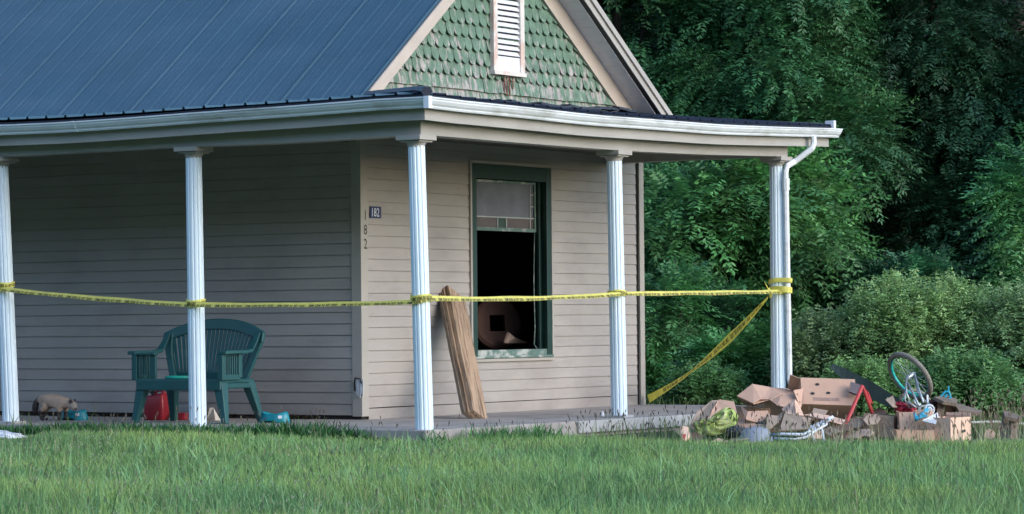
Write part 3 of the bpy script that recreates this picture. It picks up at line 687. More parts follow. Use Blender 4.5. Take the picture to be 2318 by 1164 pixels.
# feeding bowls: rounded double dish with arched feet
def dish(px, lab, sc=1., rz=0):
    p = at_z(*px, 0); root = empty('pet_dish', p, rz); tag(root, lab, 'pet bowl', 'teal pet dishes on the porch')
    V = []; n = 36; lv = [(.0, 1.0), (.012, 1.0), (.05, .92), (.072, .84), (.075, .80), (.070, .74), (.03, .62), (.028, .2)]
    for z, s_ in lv:
        for k in range(n):
            th = 2 * math.pi * k / n; rx = .15 * s_ * sc; ry = .088 * s_ * sc
            pinch = 1 - .10 * math.cos(2 * th + math.pi) ** 4
            zz = z * sc
            if z < .006: zz = .018 * max(0, math.cos(2 * th)) ** 2 * 0 + (.018 if abs(math.sin(th)) > .93 else 0)
            V.append((rx * math.cos(th) * 1, ry * math.sin(th) * pinch, zz + (.010 * math.cos(2 * th) if z > .04 else 0)))
    m_ = len(lv); t = MB(); t.add(V, [(r_ * n + k, r_ * n + (k + 1) % n, r_ * n + n + (k + 1) % n, r_ * n + n + k) for r_ in range(m_ - 1) for k in range(n)] + [tuple(range((m_ - 1) * n, m_ * n))])
    t.build('bowl', M['teal'], root, world=False, smooth=True, fix=False); root.scale = (1.05, 1.05, 1.22)
    t = MB(); t.box((.092 * sc, -.062 * sc, .045 * sc), (.035, .004, .022), [[.86, .5, 0], [-.5, .86, .0], [0, 0, 1]]); t.build('sticker', M['ventwhite'], root, world=False)
dish((168, 951), 'teal plastic pet dish the cat is eating from', 1.0, R(0))
dish((622, 957), 'teal plastic pet dish on the floor right of the bench', .98, R(6))
# debris along wall foot
t = MB()
for i in range(620):
    if i < 420: x = random.uniform(-7.5, -3.3); wd = .04
    else: x = random.gauss(-2.85, .16); wd = .05
    y = WY - .03 - abs(random.gauss(0, wd)); z = .006 + random.random() * .03
    a = random.uniform(0, 6.28); l_ = random.uniform(.015, .045); dx, dy = math.cos(a) * l_, math.sin(a) * l_
    t.add([(x - dx, y - dy, z), (x + dy * .4, y - dx * .4, z + .01), (x + dx, y + dy, z + .004), (x - dy * .4, y + dx * .4, z + .008)], [(0, 1, 2, 3)])
tag(t.build('leaf_litter', M['litter'], fix=False), 'dead leaves and dirt gathered at the foot of the long wall', 'leaf litter', kind='stuff')

# leaning plank
p0 = at_z(1085, 943, 0.02); ptop = at_x(1030, 664, WX + .06)
ax_z = nrm(ptop - p0); ax_x = nrm(np.cross(ax_z, [1.0, .0, .35])); ax_x = -ax_x if ax_x @ EX < 0 else ax_x; ax_y = np.cross(ax_z, ax_x)
L_ = np.linalg.norm(ptop - p0)
def plank(name, off, wd, th, mat, lab, seed, dl=0):
    rr = random.Random(seed); t = MB(); n = 22; V = []
    for i in range(n + 1):
        s_ = i / n * (L_ + dl); c0 = p0 + ax_z * s_ + off
        wl = wd / 2 * (1 + rr.uniform(-.025, .025)) * (1 + .22 * i / n); wr_ = wd / 2 * (1 + rr.uniform(-.03, .03)) * (1 + .22 * i / n); tt = th / 2 * (1 + rr.uniform(-.15, .15))
        for a, b_ in ((-wl, -tt), (-wl * .4, -tt * 1.15), (wr_ * .4, -tt), (wr_, -tt * .9), (wr_, tt), (-wl, tt)): V.append(c0 + ax_x * a + ax_y * b_)
    t.add(V, [(i * 6 + k, i * 6 + (k + 1) % 6, i * 6 + 6 + (k + 1) % 6, i * 6 + 6 + k) for i in range(n) for k in range(6)] + [(5, 4, 3, 2, 1, 0), tuple(range(n * 6, n * 6 + 6))])
    B_ = np.stack([ax_x, ax_y, ax_z], 1); t.v = [(v_ - p0) @ B_ for v_ in t.v]; o = t.build(name, mat)
    l0 = p0 + B_ @ np.array(o.location); o.matrix_world = Matrix([[*B_[i_], l0[i_]] for i_ in range(3)] + [[0, 0, 0, 1]]); tag(o, lab, 'plank', 'rough planks leaning by the window'); return o
sgn = 1 if ax_y @ (CAM - p0) > 0 else -1
plank('wooden_plank', np.zeros(3), .225, .035, M['plank'], 'widest rough brown plank, frontmost of those leaning on the wall by the window', 3)
plank('wooden_plank', -sgn * ax_y * .04 - ax_x * .035, .20, .03, M['plank'], 'second rough plank, half hidden behind the wide leaning plank', 4, -.02)
plank('wooden_plank', -sgn * ax_y * .075 - ax_x * .065, .18, .03, M['oldwood'], 'darkest rearmost plank in the leaning stack by the window', 5, .02)

# ---------------------------------------------------------------- cat
cp = at_z(116, 953, 0) + np.array([0, .05, 0])
sk = [  # name, parent, pos (x forward, y left, z up), radius, colour group
    ('pelvis', None, (-.12, 0, .185), .060, 0), ('mid', 'pelvis', (-.02, 0, .185), .062, 0), ('chest', 'mid', (.09, 0, .175), .056, 0), ('neck', 'chest', (.158, 0, .155), .038, 0), ('head', 'neck', (.208, 0, .128), .041, 2), ('muz', 'head', (.236, 0, .092), .021, 1),
    ('t1', 'pelvis', (-.175, 0, .200), .024, 1), ('t2', 't1', (-.205, 0, .16), .030, 1), ('t3', 't2', (-.222, .005, .10), .033, 1), ('t4', 't3', (-.215, .01, .06), .018, 1)]
for sname, sy in (('l', 1), ('r', -1)):
    o_ = .0 if sy > 0 else .035
    sk += [('hk' + sname, 'pelvis', (-.095 + o_, sy * .045, .125), .036, 0), ('ho' + sname, 'hk' + sname, (-.165 + o_, sy * .045, .075), .017, 1), ('hp' + sname, 'ho' + sname, (-.145 + o_, sy * .045, .014), .014, 1), ('ht' + sname, 'hp' + sname, (-.112 + o_, sy * .045, .012), .013, 1),
           ('fs' + sname, 'chest', (.095 - o_ * .4, sy * .04, .115), .026, 0), ('fe' + sname, 'fs' + sname, (.085 - o_ * .4, sy * .04, .065), .016, 1), ('fp' + sname, 'fe' + sname, (.09 - o_ * .4, sy * .04, .014), .014, 1), ('ft' + sname, 'fp' + sname, (.115 - o_ * .4, sy * .04, .012), .013, 1),
           ('ea' + sname, 'head', (.198, sy * .026, .168), .014, 1), ('eb' + sname, 'ea' + sname, (.196, sy * .033, .195), .004, 1)]
idx = {a[0]: i for i, a in enumerate(sk)}
me = bpy.data.meshes.new('cat_skel'); me.from_pydata([a[2] for a in sk], [(idx[a[1]], idx[a[0]]) for a in sk if a[1]], [])
ob = bpy.data.objects.new('cat_skel', me); COL.objects.link(ob)
ob.modifiers.new('skin', 'SKIN')
for i, a in enumerate(sk): me.skin_vertices[0].data[i].radius = (a[3], a[3])
me.skin_vertices[0].data[0].use_root = True
sb = ob.modifiers.new('sub', 'SUBSURF'); sb.levels = 2; sb.render_levels = 2
bpy.context.view_layer.update()
cm = bpy.data.meshes.new_from_object(ob.evaluated_get(bpy.context.evaluated_depsgraph_get()))
bpy.data.objects.remove(ob)
cv = np.array([v.co[:] for v in cm.vertices]); cen = np.array([a[2] for a in sk])
cols_ = {0: (.44, .31, .23), 1: (.035, .028, .028), 2: (.40, .34, .28)}
dist = np.linalg.norm(cv[:, None] - cen[None], axis=2) / (np.array([a[3] for a in sk])[None] + .01); wts = 1 / (dist ** 7 + .003); wts /= wts.sum(1, keepdims=True)
fc = wts @ np.array([cols_[a[4]] for a in sk])
at_ = cm.color_attributes.new('furcol', 'FLOAT_COLOR', 'POINT'); at_.data.foreach_set('color', np.hstack([fc, np.ones((len(fc), 1))]).ravel())
cm.materials.clear(); cm.materials.append(M['cat']); cm.polygons.foreach_set('use_smooth', [True] * len(cm.polygons))
cat = bpy.data.objects.new('cat', cm); COL.objects.link(cat); cat.location = cp; cat.rotation_euler = (0, 0, R(4)); cat.scale = (1.08, 1.08, 1.08)
tag(cat, 'cream cat with dark tail, legs and face bending to eat from a teal dish', 'cat')

# ---------------------------------------------------------------- caution tape
tape = empty('caution_tape', colpos[2][0] * [1, 1, 0]); tag(tape, 'yellow caution tape strung between the white porch columns', 'caution tape')
def colat(i, z):
    B, T = colpos[i]; return B + (T - B) * (z / T[2])
segs = []
def span(i, j, vi, vj, off_i, off_j, sag):
    pass
def arc(i, z, a0, a1, r=.084, n=10, dz=0):
    c0 = colat(i, z); return [np.array([c0[0] + r * math.cos(a0 + (a1 - a0) * k / n), c0[1] + r * math.sin(a0 + (a1 - a0) * k / n), z + dz * k / n]) for k in range(n + 1)]
def zof(u, v, ax, val): return (at_y(u, v, val) if ax == 'y' else at_x(u, v, val))[2]
zt1 = zof(30, 655, 'y', -.08); zt2a = zof(424, 690, 'y', -.08); zt2 = zof(446, 686, 'y', -.08); zt3 = zof(950, 678, 'y', -.08); zt3b = zof(975, 668, 'x', .08); zt4 = zof(1397, 665, 'x', .08); zt4b = zof(1420, 659, 'x', .08); zt5 = zof(1738, 660, 'x', .08)
def between(a, b_, sag, n=26, wig=.004):
    return [a + (b_ - a) * t + np.array([0, 0, -sag * 4 * t * (1 - t) + wig * math.sin(t * 21) * t * (1 - t) * 2]) for t in np.linspace(0, 1, n + 1)[1:-1]]
P = []
a = arc(5, zt1 + .05, -1.75, -1.35); P += a; left = a[-1]
a = arc(0, zt1 + .004, -1.75, -1.35); P += between(left, a[0], .01); P += a
b1 = arc(1, zt2a, -1.8, -1.3); P += between(a[-1], b1[0], .012); P += b1
b2_ = arc(2, zt3 - .02, -1.7, .15, n=14, dz=.03); P += between(b1[-1], b2_[0], .012); P += b2_
b3 = arc(3, zt4, -.2, .2); P += between(b2_[-1], b3[0], .022); P += b3
b4 = arc(4, zt5, -.2, 0.0); P += between(b3[-1], b4[0], .002); P += b4
P = np.array(P)
def strip(Pp, width, tilt):
    T = nrm(np.gradient(Pp, axis=0)); side = nrm(np.cross(T, [0, 0, 1])); up = np.cross(side, T)
    W = up * np.cos(tilt)[:, None] + side * np.sin(tilt)[:, None]; return T, W * width[:, None], side
def outward(i, pt): return None
arcl = np.concatenate([[0], np.cumsum(np.linalg.norm(np.diff(P, axis=0), axis=1))])
tilt = .12 * np.sin(arcl * 1.7) - .48; width = .046 + .004 * np.sin(arcl * 5.1)
T_, W_, S_ = strip(P, width, tilt)
def addstrip(mb, P_, Wv, Sv, fold=True):
    n = len(P_); th = .0012
    V = np.vstack([P_ + Wv * .5, P_ + Wv * .0 + Sv * .0015, P_ - Wv * .5, P_ - Wv * .5 - Sv * th * 2, P_ + Sv * .002 - Sv * th * 2, P_ + Wv * .5 - Sv * th * 2])
    F = [(k * n + i, k * n + i + 1, ((k + 1) % 6) * n + i + 1, ((k + 1) % 6) * n + i) for i in range(n - 1) for k in range(6)]
    mb.add(V, F)
tb = MB(); addstrip(tb, P, W_, S_)
# wraps round the columns
for (i, z, w_) in ((0, zt1 + .045, .05), (1, zt2 + .003, .055), (2, zt3 + .01, .06), (3, zt4 + .008, .05), (5, zt1 + .06, .05), (4, zt5 + .02, .06)):
    r_ = .088 if i != 4 else .09
    c0 = colat(i, z); rp = []
    for k in range(33):
        th = 2 * math.pi * k / 32
        rx = r_ if i != 4 else (r_ + .075 * max(0, math.cos(th + .15)) ** 2)
        rp.append(c0 + [rx * math.cos(th), rx * math.sin(th), .008 * math.sin(th * 2 + i)])
    rp = np.array(rp); rp[-1] = rp[0]; out_ = nrm(rp - c0); Wv = np.tile([0, 0, w_], (33, 1)) * 1.0
    addstrip(tb, rp, Wv, out_ * 1.0)
# upper loop on last column and knot
c0 = colat(4, zt5 + .10); rp = np.array([c0 + [(.092 + .08 * max(0, math.cos(k / 32 * 6.283 + .15)) ** 2) * math.cos(k / 32 * 6.283), .092 * math.sin(k / 32 * 6.283), .02 * math.cos(k / 32 * 6.283 + .8)] for k in range(33)]); addstrip(tb, rp, np.tile([0, 0, .045], (33, 1)), nrm(rp - c0))
kn = at_x(1741, 664, .06); tb.tube([kn + [.0, -.02, .05], kn + [.02, 0, .0], kn + [0, .03, -.04]], [.012, .022, .012], 7)
tb.sheet([kn, kn + [.0, -.10, .12], kn + [.02, -.06, .06]], .003)
tb.build('tape_strip', M['tape'], tape, fix=False)
# diagonal
e0 = at_x(1738, 674, .06); e1 = np.array([-1.93, YR + .02, .055]); e1 = at_x(1468, 903, WX + .08)
Dp = np.array([e0 + (e1 - e0) * t + np.array([0, 0, -.10 * 4 * t * (1 - t)]) for t in np.linspace(0, 1, 41)])
tt = np.linspace(0, 1, 41); wd = np.interp(tt, [0, .1, .3, .5, .62, .8, 1], [.035, .06, .09, .075, .045, .065, .085]); tl = np.interp(tt, [0, .3, .62, 1], [.4, -.15, .6, -.15])
Td, Wd, Sd = strip(Dp, wd, tl); t = MB(); addstrip(t, Dp, Wd, Sd); t.build('tape_strip', M['tape'], tape, fix=False)
# lettering follows the strip
def letter(P_, Wv, Sv, s0, s1, mb, hfrac, base=-.42, rep=.345, hgt=1.0):
    al = np.concatenate([[0], np.cumsum(np.linalg.norm(np.diff(P_, axis=0), axis=1))])
    V, F_ = TXT; x0 = s0
    while x0 + rep < min(s1, al[-1]):
        s_ = x0 + V[:, 0] * (rep * .93)
        def itp(A_): return np.stack([np.interp(s_, al, A_[:, k]) for k in range(3)], 1)
        c_ = itp(P_); ww = itp(Wv); ss = nrm(itp(Sv)); toward = np.sign(((CAM - c_) * ss).sum(1))[:, None]
        mb.add(c_ + ww * (base + V[:, 1:2] * hfrac) + ss * toward * .0042, F_); x0 += rep
V, F_ = text_mesh('CRIME  SCENE  DO  NOT  CROSS  / ', 1.0, .03)
V = V - V.min(0); V[:, 0] /= V[:, 0].max(); V[:, 1] /= V[:, 1].max(); TXT = (V, F_)
t = MB(); letter(P, W_, S_, .1, 99, t, .50, -.45); letter(Dp, Wd, Sd, .12, 99, t, .55, -.27)
t.build('lettering', M['ink'], tape, fix=False)
# lettering on the wraps
t = MB()
for i, z, r_, a0, hh in ((0, zt1 + .045, .0945, -2.0, .026), (1, zt2 + .003, .0945, -1.9, .028), (2, zt3 + .01, .0945, -1.9, .030), (3, zt4 + .008, .0945, -1.5, .026)):
    c0 = colat(i, z); V, F_ = TXT
    for sh_ in (0, ):
        th = a0 + V[:, 0] * 2.6
        t = MB(); t.add(np.stack([c0[0] + r_ * np.cos(th), c0[1] + r_ * np.sin(th), z + .008 * np.sin(th * 2 + i) - .016 + V[:, 1] * hh], 1), F_)
    t.build('lettering', M['ink'], tape, fix=False)

# ---------------------------------------------------------------- rubbish heap
def D(u, v, d): return at_d(u, v, d)
def poly(mb, pts, th=.006, mi=0): return mb.sheet([D(*p) for p in pts], th, mi)
def obox(mb, c, sz, ax, mi=0, open_top=False, th=.006, gaps=None):
    """box of cardboard walls; ax rows = box axes; open along +axis 2 when open_top"""
    c = np.asarray(c); A = np.asarray(ax, float); h = np.asarray(sz, float) / 2
    walls = [(0, 1), (0, -1), (1, 1), (1, -1), (2, -1)] + ([] if open_top else [(2, 1)])
    for k, s_ in walls:
        s2 = np.array(sz, float); s2[k] = th
        if k == 0: s2[1] -= 2 * th; s2[2] -= (2 * th)
        if k == 1: s2[2] -= 2 * th
        mb.box(c + A[k] * (h[k] - th / 2) * s_, s2, A, mi)
def axes(rz, rx=0., ry=0.):
    m = Matrix.Rotation(YAW + rz, 3, 'Z') @ Matrix.Rotation(rx, 3, 'X') @ Matrix.Rotation(ry, 3, 'Y'); return np.array(m.transposed())
def hole(mb, c, ax_u, ax_v, nrm_, ru, rv, off=.0045):
    V = [c + nrm_ * off + ax_u * ru * math.cos(t) + ax_v * rv * math.sin(t) for t in np.linspace(0, 2 * math.pi, 13)[:-1]]
    mb.add(V, [tuple(range(12))])
def cbox(name, uvd, sz, rz, rx, ry, mat, lab, open_top=False, holes=(), label_strip=None, flaps=()):
    A = axes(rz, rx, ry); c = D(*uvd); root = empty(name, c * [1, 1, 0] + [0, 0, c[2] - sz[2] / 2]); tag(root, lab, 'cardboard box')
    t = MB(); obox(t, c, sz, A, 0, open_top); t.build('carton', mat, root, bevel=0)
    h = np.array(sz) / 2
    if holes:
        for face, a, b_ in holes:
            t = MB()       # face 'f' front (-axis1), 'r' right (+axis0), 'l' left
            if face == 'f': hole(t, c - A[1] * h[1] + A[0] * a * h[0] + A[2] * b_ * h[2], A[0], A[2], -A[1], .020, .014)
            if face == 'r': hole(t, c + A[0] * h[0] + A[1] * a * h[1] + A[2] * b_ * h[2], A[1], A[2], A[0], .018, .024)
            if face == 'l': hole(t, c - A[0] * h[0] + A[1] * a * h[1] + A[2] * b_ * h[2], A[1], A[2], -A[0], .018, .024)
            t.build('hand_hole', M['black'], root)
    if label_strip:
        face, a, b_, la, lb = label_strip; t = MB()
        if face == 'f': t.box(c - A[1] * (h[1] + .0015) + A[0] * a * h[0] + A[2] * b_ * h[2], (la, .002, lb), A)
        t.build('print', M['print'], root)
    for (k, s_, ang_, ln_, w_) in flaps:
        # flap hinged on top edge of wall (axis k, sign s_), opened by ang_ outwards
        t = MB(); e = c + A[k] * s_ * h[k] + A[2] * h[2]; o = 1 - k
        d_ = A[2] * math.cos(ang_) + A[k] * s_ * math.sin(ang_)
        P_ = [e - A[o] * w_ / 2, e + A[o] * w_ / 2, e + A[o] * w_ * .47 + d_ * ln_, e - A[o] * w_ * .47 + d_ * ln_]
        t.sheet(P_, .006); t.build('flap', mat, root)
    return root
# big fruit box, tipped towards us
cbox('cardboard_box', (1872, 905, 27.6), (.50, .25, .30), R(4), R(-38), R(3), M['card'], 'largest cardboard fruit box with hand holes, lying tipped on top of the heap', holes=(('f', -.6, -.2), ('f', -.02, -.12), ('f', -.40, .5), ('r', -.2, .3), ('r', .1, -.3)), label_strip=('f', -.12, -.6, .24, .035), flaps=((0, -1, 1.1, .10, .22),))
cbox('cardboard_box', (2070, 950, 27.2), (.30, .25, .17), R(0), R(2), R(-2), M['card2'], 'small square orange-brown cardboard box in the middle of the heap', open_top=True)
cbox('cardboard_box', (1995, 962, 27.35), (.28, .26, .20), R(-20), R(0), R(5), M['cardgrey'], 'dull grey-brown cardboard box under the red folding legs', open_top=True)
cbox('cardboard_box', (2146, 978, 27.0), (.36, .26, .28), R(52), R(0), R(0), M['card2'], 'right-hand upright cardboard box with two holes half sunk in tall grass', open_top=True, holes=(('f', .15, .05), ('f', .35, .08)), flaps=((0, 1, .15, .03, .26),))
cbox('cardboard_box', (2068, 992, 26.9), (.34, .22, .16), R(2), R(0), R(0), M['card'], 'low cardboard box in the grass beneath the small square box', open_top=True)
cbox('cardboard_box', (1765, 940, 28.0), (.50, .40, .30), R(20), R(0), R(0), M['cardgrey'], 'dark cardboard box buried under torn flaps at the foot of the end column')
cbox('cardboard_box', (1905, 975, 27.9), (.62, .34, .24), R(-6), R(0), R(0), M['cardgrey'], 'crushed cardboard box under the largest fruit box')
cbox('cardboard_box', (1700, 955, 27.7), (.34, .3, .26), R(-8), R(-6), R(4), M['card'], 'open-mouthed brown cardboard box left of the end column', open_top=True)
# torn carton spread open, top left
t = MB()
poly(t, [(1668, 897, 27.4), (1704, 869, 27.6), (1722, 903, 27.3), (1706, 914, 27.2)])
poly(t, [(1704, 870, 27.6), (1744, 877, 27.7), (1742, 904, 27.35), (1722, 904, 27.3)])
poly(t, [(1744, 878, 27.7), (1798, 881, 27.9), (1812, 887, 27.7), (1770, 893, 27.5), (1742, 903, 27.35)])
poly(t, [(1669, 899, 27.41), (1706, 915, 27.21), (1742, 905, 27.36), (1730, 911, 27.6), (1700, 920, 27.6), (1680, 911, 27.6)])
o = t.build('torn_carton', M['card'], fix=True); tag(o, 'torn open carton with spread flaps, leftmost on top of the heap', 'cardboard')
t = MB()
poly(t, [(1742, 905, 27.3), (1768, 892, 27.35), (1806, 890, 27.4), (1806, 912, 27.2), (1785, 924, 27.1), (1760, 918, 27.1)])
poly(t, [(1796, 884, 27.3), (1818, 880, 27.5), (1820, 905, 27.3), (1812, 926, 27.15), (1804, 905, 27.2)])
for (u, v) in ((1768, 892), (1803, 889), (1808, 907)): hole(t, D(u + 2, v + 4, 27.08), EX, EZ, -EY, .009, .011, 0)
o = t.build('torn_carton', M['card'], fix=False); tag(o, 'folded brown carton piece against the left end of the largest fruit box', 'cardboard')
t = MB()
poly(t, [(1799, 904, 26.98), (1806, 912, 27.0), (1820, 942, 26.9), (1802, 940, 26.9)])
poly(t, [(1798, 905, 27.1), (1802, 940, 26.9), (1778, 936, 26.95), (1770, 926, 27.1)])
o = t.build('torn_carton', M['card2']); tag(o, 'small pale torn cardboard wedge standing in the middle of the heap', 'cardboard')
t = MB()
poly(t, [(1776, 937, 26.9), (1815, 944, 26.8), (1838, 948, 26.8), (1830, 972, 26.62), (1764, 976, 26.6)], .012)
o = t.build('grey_panel', M['cardgrey']); tag(o, 'flat grey-brown cardboard panel leaning above the white chair frame', 'cardboard')
t = MB()
poly(t, [(1737, 940, 26.9), (1760, 942, 27.0), (1776, 930, 27.1), (1765, 955, 26.8), (1733, 978, 26.65)], .008)
o = t.build('grey_panel', M['cardgrey']); tag(o, 'bent grey cardboard strip left of the flat grey panel', 'cardboard')
t = MB()
poly(t, [(1820, 940, 27.0), (1850, 935, 27.2), (1915, 952, 27.2), (1912, 962, 26.9), (1868, 950, 26.8)], .008)
o = t.build('crumpled_cardboard', M['card2']); tag(o, 'pale crumpled cardboard lid below the largest fruit box', 'cardboard')
t = MB()
poly(t, [(1676, 918, 27.2), (1693, 932, 27.0), (1738, 930, 27.0), (1744, 945, 26.95), (1716, 958, 26.9), (1688, 950, 26.9)], .008)
o = t.build('crumpled_cardboard', M['card']); tag(o, 'curved brown cardboard rim in front of the open-mouthed box', 'cardboard')
# left: leaning sheet, lime cloth
t = MB()
poly(t, [(1612, 907, 27.3), (1632, 907, 27.3), (1610, 940, 27.0), (1578, 975, 26.8), (1562, 968, 26.9), (1577, 935, 27.1)], .008)
o = t.build('cardboard_sheet', M['cardgrey']); tag(o, 'leftmost sheet of dull cardboard leaning on the porch slab', 'cardboard')
t = MB()
poly(t, [(1628, 905, 27.25), (1662, 910, 27.2), (1668, 935, 27.0), (1640, 960, 26.9), (1603, 960, 26.9), (1612, 930, 27.05)], .008)
o = t.build('cardboard_sheet', M['card']); tag(o, 'brown cardboard sheet behind the lime green cloth', 'cardboard')
def cloth(name, outline, d, bulge, mat, lab, cat, seed=1, n=30, parent=None):
    rr = np.random.default_rng(seed); o_ = np.array(outline, float); cen_ = o_.mean(0)
    V = [D(cen_[0], cen_[1], d - bulge)]; rings = 7; F = []
    per = []
    m_ = len(o_)
    for k in range(n):
        q_ = k / n * m_; i = int(q_); f_ = q_ - i; per.append(o_[i % m_] * (1 - f_) + o_[(i + 1) % m_] * f_)
    for r_ in range(1, rings + 1):
        s_ = r_ / rings
        for k in range(n):
            p_ = cen_ + (per[k] - cen_) * s_; wr = .022 * math.sin(k * 1.3 + r_ * 1.9) + .012 * rr.normal()
            V.append(D(p_[0], p_[1], d - bulge * (1 - s_ ** 2.2) + (wr if r_ < rings else 0)))
    for k in range(n): F.append((0, 1 + k, 1 + (k + 1) % n))
    for r_ in range(rings - 1):
        for k in range(n):
            a = 1 + r_ * n; F.append((a + k, a + n + k, a + n + (k + 1) % n, a + (k + 1) % n))
    nb = len(V); last = 1 + (rings - 1) * n
    V.append(D(cen_[0], cen_[1], d + bulge * .6))
    for k in range(n): F.append((last + k, nb, last + (k + 1) % n))
    t = MB(); t.add(V, F); o = t.build(name, mat, parent, smooth=True)
    if parent is None: tag(o, lab, cat)
    return o
cloth('crumpled_cloth', [(1566, 960), (1580, 950), (1606, 948), (1618, 936), (1645, 921), (1660, 926), (1674, 944), (1664, 966), (1640, 982), (1606, 992), (1576, 978)], 26.72, .045, M['lime'], 'crumpled lime green cloth at the left end of the heap', 'cloth', 3)
cloth('stuffed_bag', [(1645, 968), (1665, 962), (1690, 972), (1692, 992), (1660, 998), (1640, 990)], 26.7, .10, M['greybag'], 'dark grey stuffed bag right of the lime green cloth', 'bag', 4)
cloth('stuffed_bag', [(1695, 950), (1720, 945), (1745, 952), (1738, 975), (1700, 975)], 27.0, .10, M['greybag'], 'black stuffed bag behind the grey plastic dome', 'bag', 9)
# grey dome (plastic tub upside down)
p = D(1711, 1000, 26.55); t = MB(); t.lathe([(.165, 0), (.163, .012), (.153, .016), (.146, .07), (.122, .12), (.08, .15), (.0001, .162)], (p[0], p[1], gz(p[0], p[1]) + .005), 26)
o = t.build('plastic_dome', M['greydome'], smooth=True); tag(o, 'grey plastic dome lid lying in the grass at the heap front', 'lid')
# small snack packet
t = MB(); poly(t, [(1540, 966, 26.4), (1558, 968, 26.4), (1562, 990, 26.3), (1548, 1002, 26.25), (1540, 990, 26.3)], .03)
o = t.build('packet', M['card2'], bevel=.01); tag(o, 'crushed pale packet with a red corner in the grass, left of the heap', 'packet')
t = MB(); poly(t, [(1543, 984, 26.25), (1553, 983, 26.25), (1549, 999, 26.2)], .006); q_ = t.build('red_corner', M['red'], o)
t = MB(); poly(t, [(1522, 968, 26.7), (1540, 972, 26.6), (1541, 988, 26.5), (1530, 978, 26.6)], .008)
o = t.build('carton_scrap', M['cardgrey']); tag(o, 'small dark carton scrap beside the crushed packet', 'cardboard')
sr = random.Random(12)
SCR = ['brown torn scrap above the dark bag right of the lime cloth', 'pale torn scrap in the grass between lime cloth and grey dome', 'dull grey scrap behind the grey plastic dome', 'dark brown scrap under the open-mouthed box', 'brown scrap lying against the flat grey panel', 'pale scrap in front of the white chair frame', 'grey scrap right of the white chair frame', 'dark brown scrap between chair frame and foot of the red leg', 'brown scrap in the tall grass below the red leg', 'pale scrap in the grass right of the red leg foot', 'grey scrap between the two red legs', 'dark brown scrap behind the dull grey-brown box', 'brown scrap in the tall grass right of the box with two holes', 'pale scrap behind the left edge of the box with two holes', 'grey scrap touching the lower left edge of the largest fruit box', 'dark brown scrap lowest in the grass right of the chair frame', 'brown scrap under the left end of the lime cloth', 'pale scrap lowest in the grass under the lime cloth', 'grey scrap just right of the foot of the red leg', 'dark brown scrap on top of the box with two holes']
spots = [(1690, 958, 26.95), (1668, 992, 26.6), (1722, 968, 26.8), (1745, 960, 26.9), (1790, 958, 26.9), (1848, 985, 26.6), (1880, 975, 26.7), (1905, 968, 26.8), (1935, 985, 26.6), (1962, 978, 26.8), (1975, 950, 27.1), (1990, 935, 27.6), (2240, 985, 27.6), (2125, 958, 27.4), (1855, 935, 27.2), (1895, 992, 26.5), (1570, 990, 26.9), (1628, 1000, 26.6), (1935, 958, 27.3), (2165, 955, 27.3)]
for i_, (u, v, d) in enumerate(spots):
    k_ = sr.randint(4, 6); a0_ = sr.uniform(0, 6); su, sv = sr.uniform(18, 34), sr.uniform(9, 17); t = MB()
    P_ = [(u + su * math.cos(a0_ + 6.283 * q / k_) * sr.uniform(.7, 1.1), v + sv * math.sin(a0_ + 6.283 * q / k_) * sr.uniform(.7, 1.1)) for q in range(k_)]
    tl_ = sr.uniform(-.25, .25); kd = sr.uniform(.1, .35); P3_ = [D(a, b_, d + tl_ * (a - u) / 30 - kd * (v - b_) / -20) for a, b_ in P_]; half = k_ // 2 + 1
    t.sheet(P3_[:half], .006); t.sheet([P3_[half - 1]] + [q - EY * .0 for q in P3_[half:]] + [P3_[0]], .006)
    o = t.build('cardboard_scrap', [M['card'], M['card2'], M['cardgrey'], M['cardin']][i_ % 4]); tag(o, SCR[i_], 'cardboard', 'cardboard scraps in the heap')
# white chair frame
fr_ = empty('chair_frame', D(1810, 995, 26.45)); tag(fr_, 'white metal chair frame lying on its side at the front of the heap', 'chair frame')
t = MB(); t.tube([D(1745, 985, 26.4), D(1770, 983, 26.35), D(1820, 984, 26.35), (D(1835, 975, 26.4)), D(1860, 960, 26.55), D(1882, 948, 26.7)], .014, 8); t.build('tube', M['whitebag'], fr_, smooth=True)
t = MB(); t.tube([D(1752, 993, 26.35), D(1800, 995, 26.3), D(1825, 990, 26.3), D(1845, 976, 26.4), D(1872, 960, 26.5)], .012, 8); t.build('tube', M['white'], fr_, smooth=True)
t = MB(); t.tube([D(1835, 975, 26.4), D(1845, 1000, 26.3)], .011, 6); t.build('leg', M['white'], fr_); t = MB(); t.tube([D(1858, 962, 26.5), D(1866, 998, 26.45)], .011, 6); t.build('leg', M['white'], fr_)
t = MB()
for i in range(7): poly(t, [(1826 + i * 8, 978 - i * 5.0, 26.42), (1836 + i * 8, 962 - i * 3.6, 26.5), (1840 + i * 8, 966 - i * 3.6, 26.5), (1831 + i * 8, 984 - i * 5.4, 26.42)], .005)
t.build('webbing', M['whitebag'], fr_)
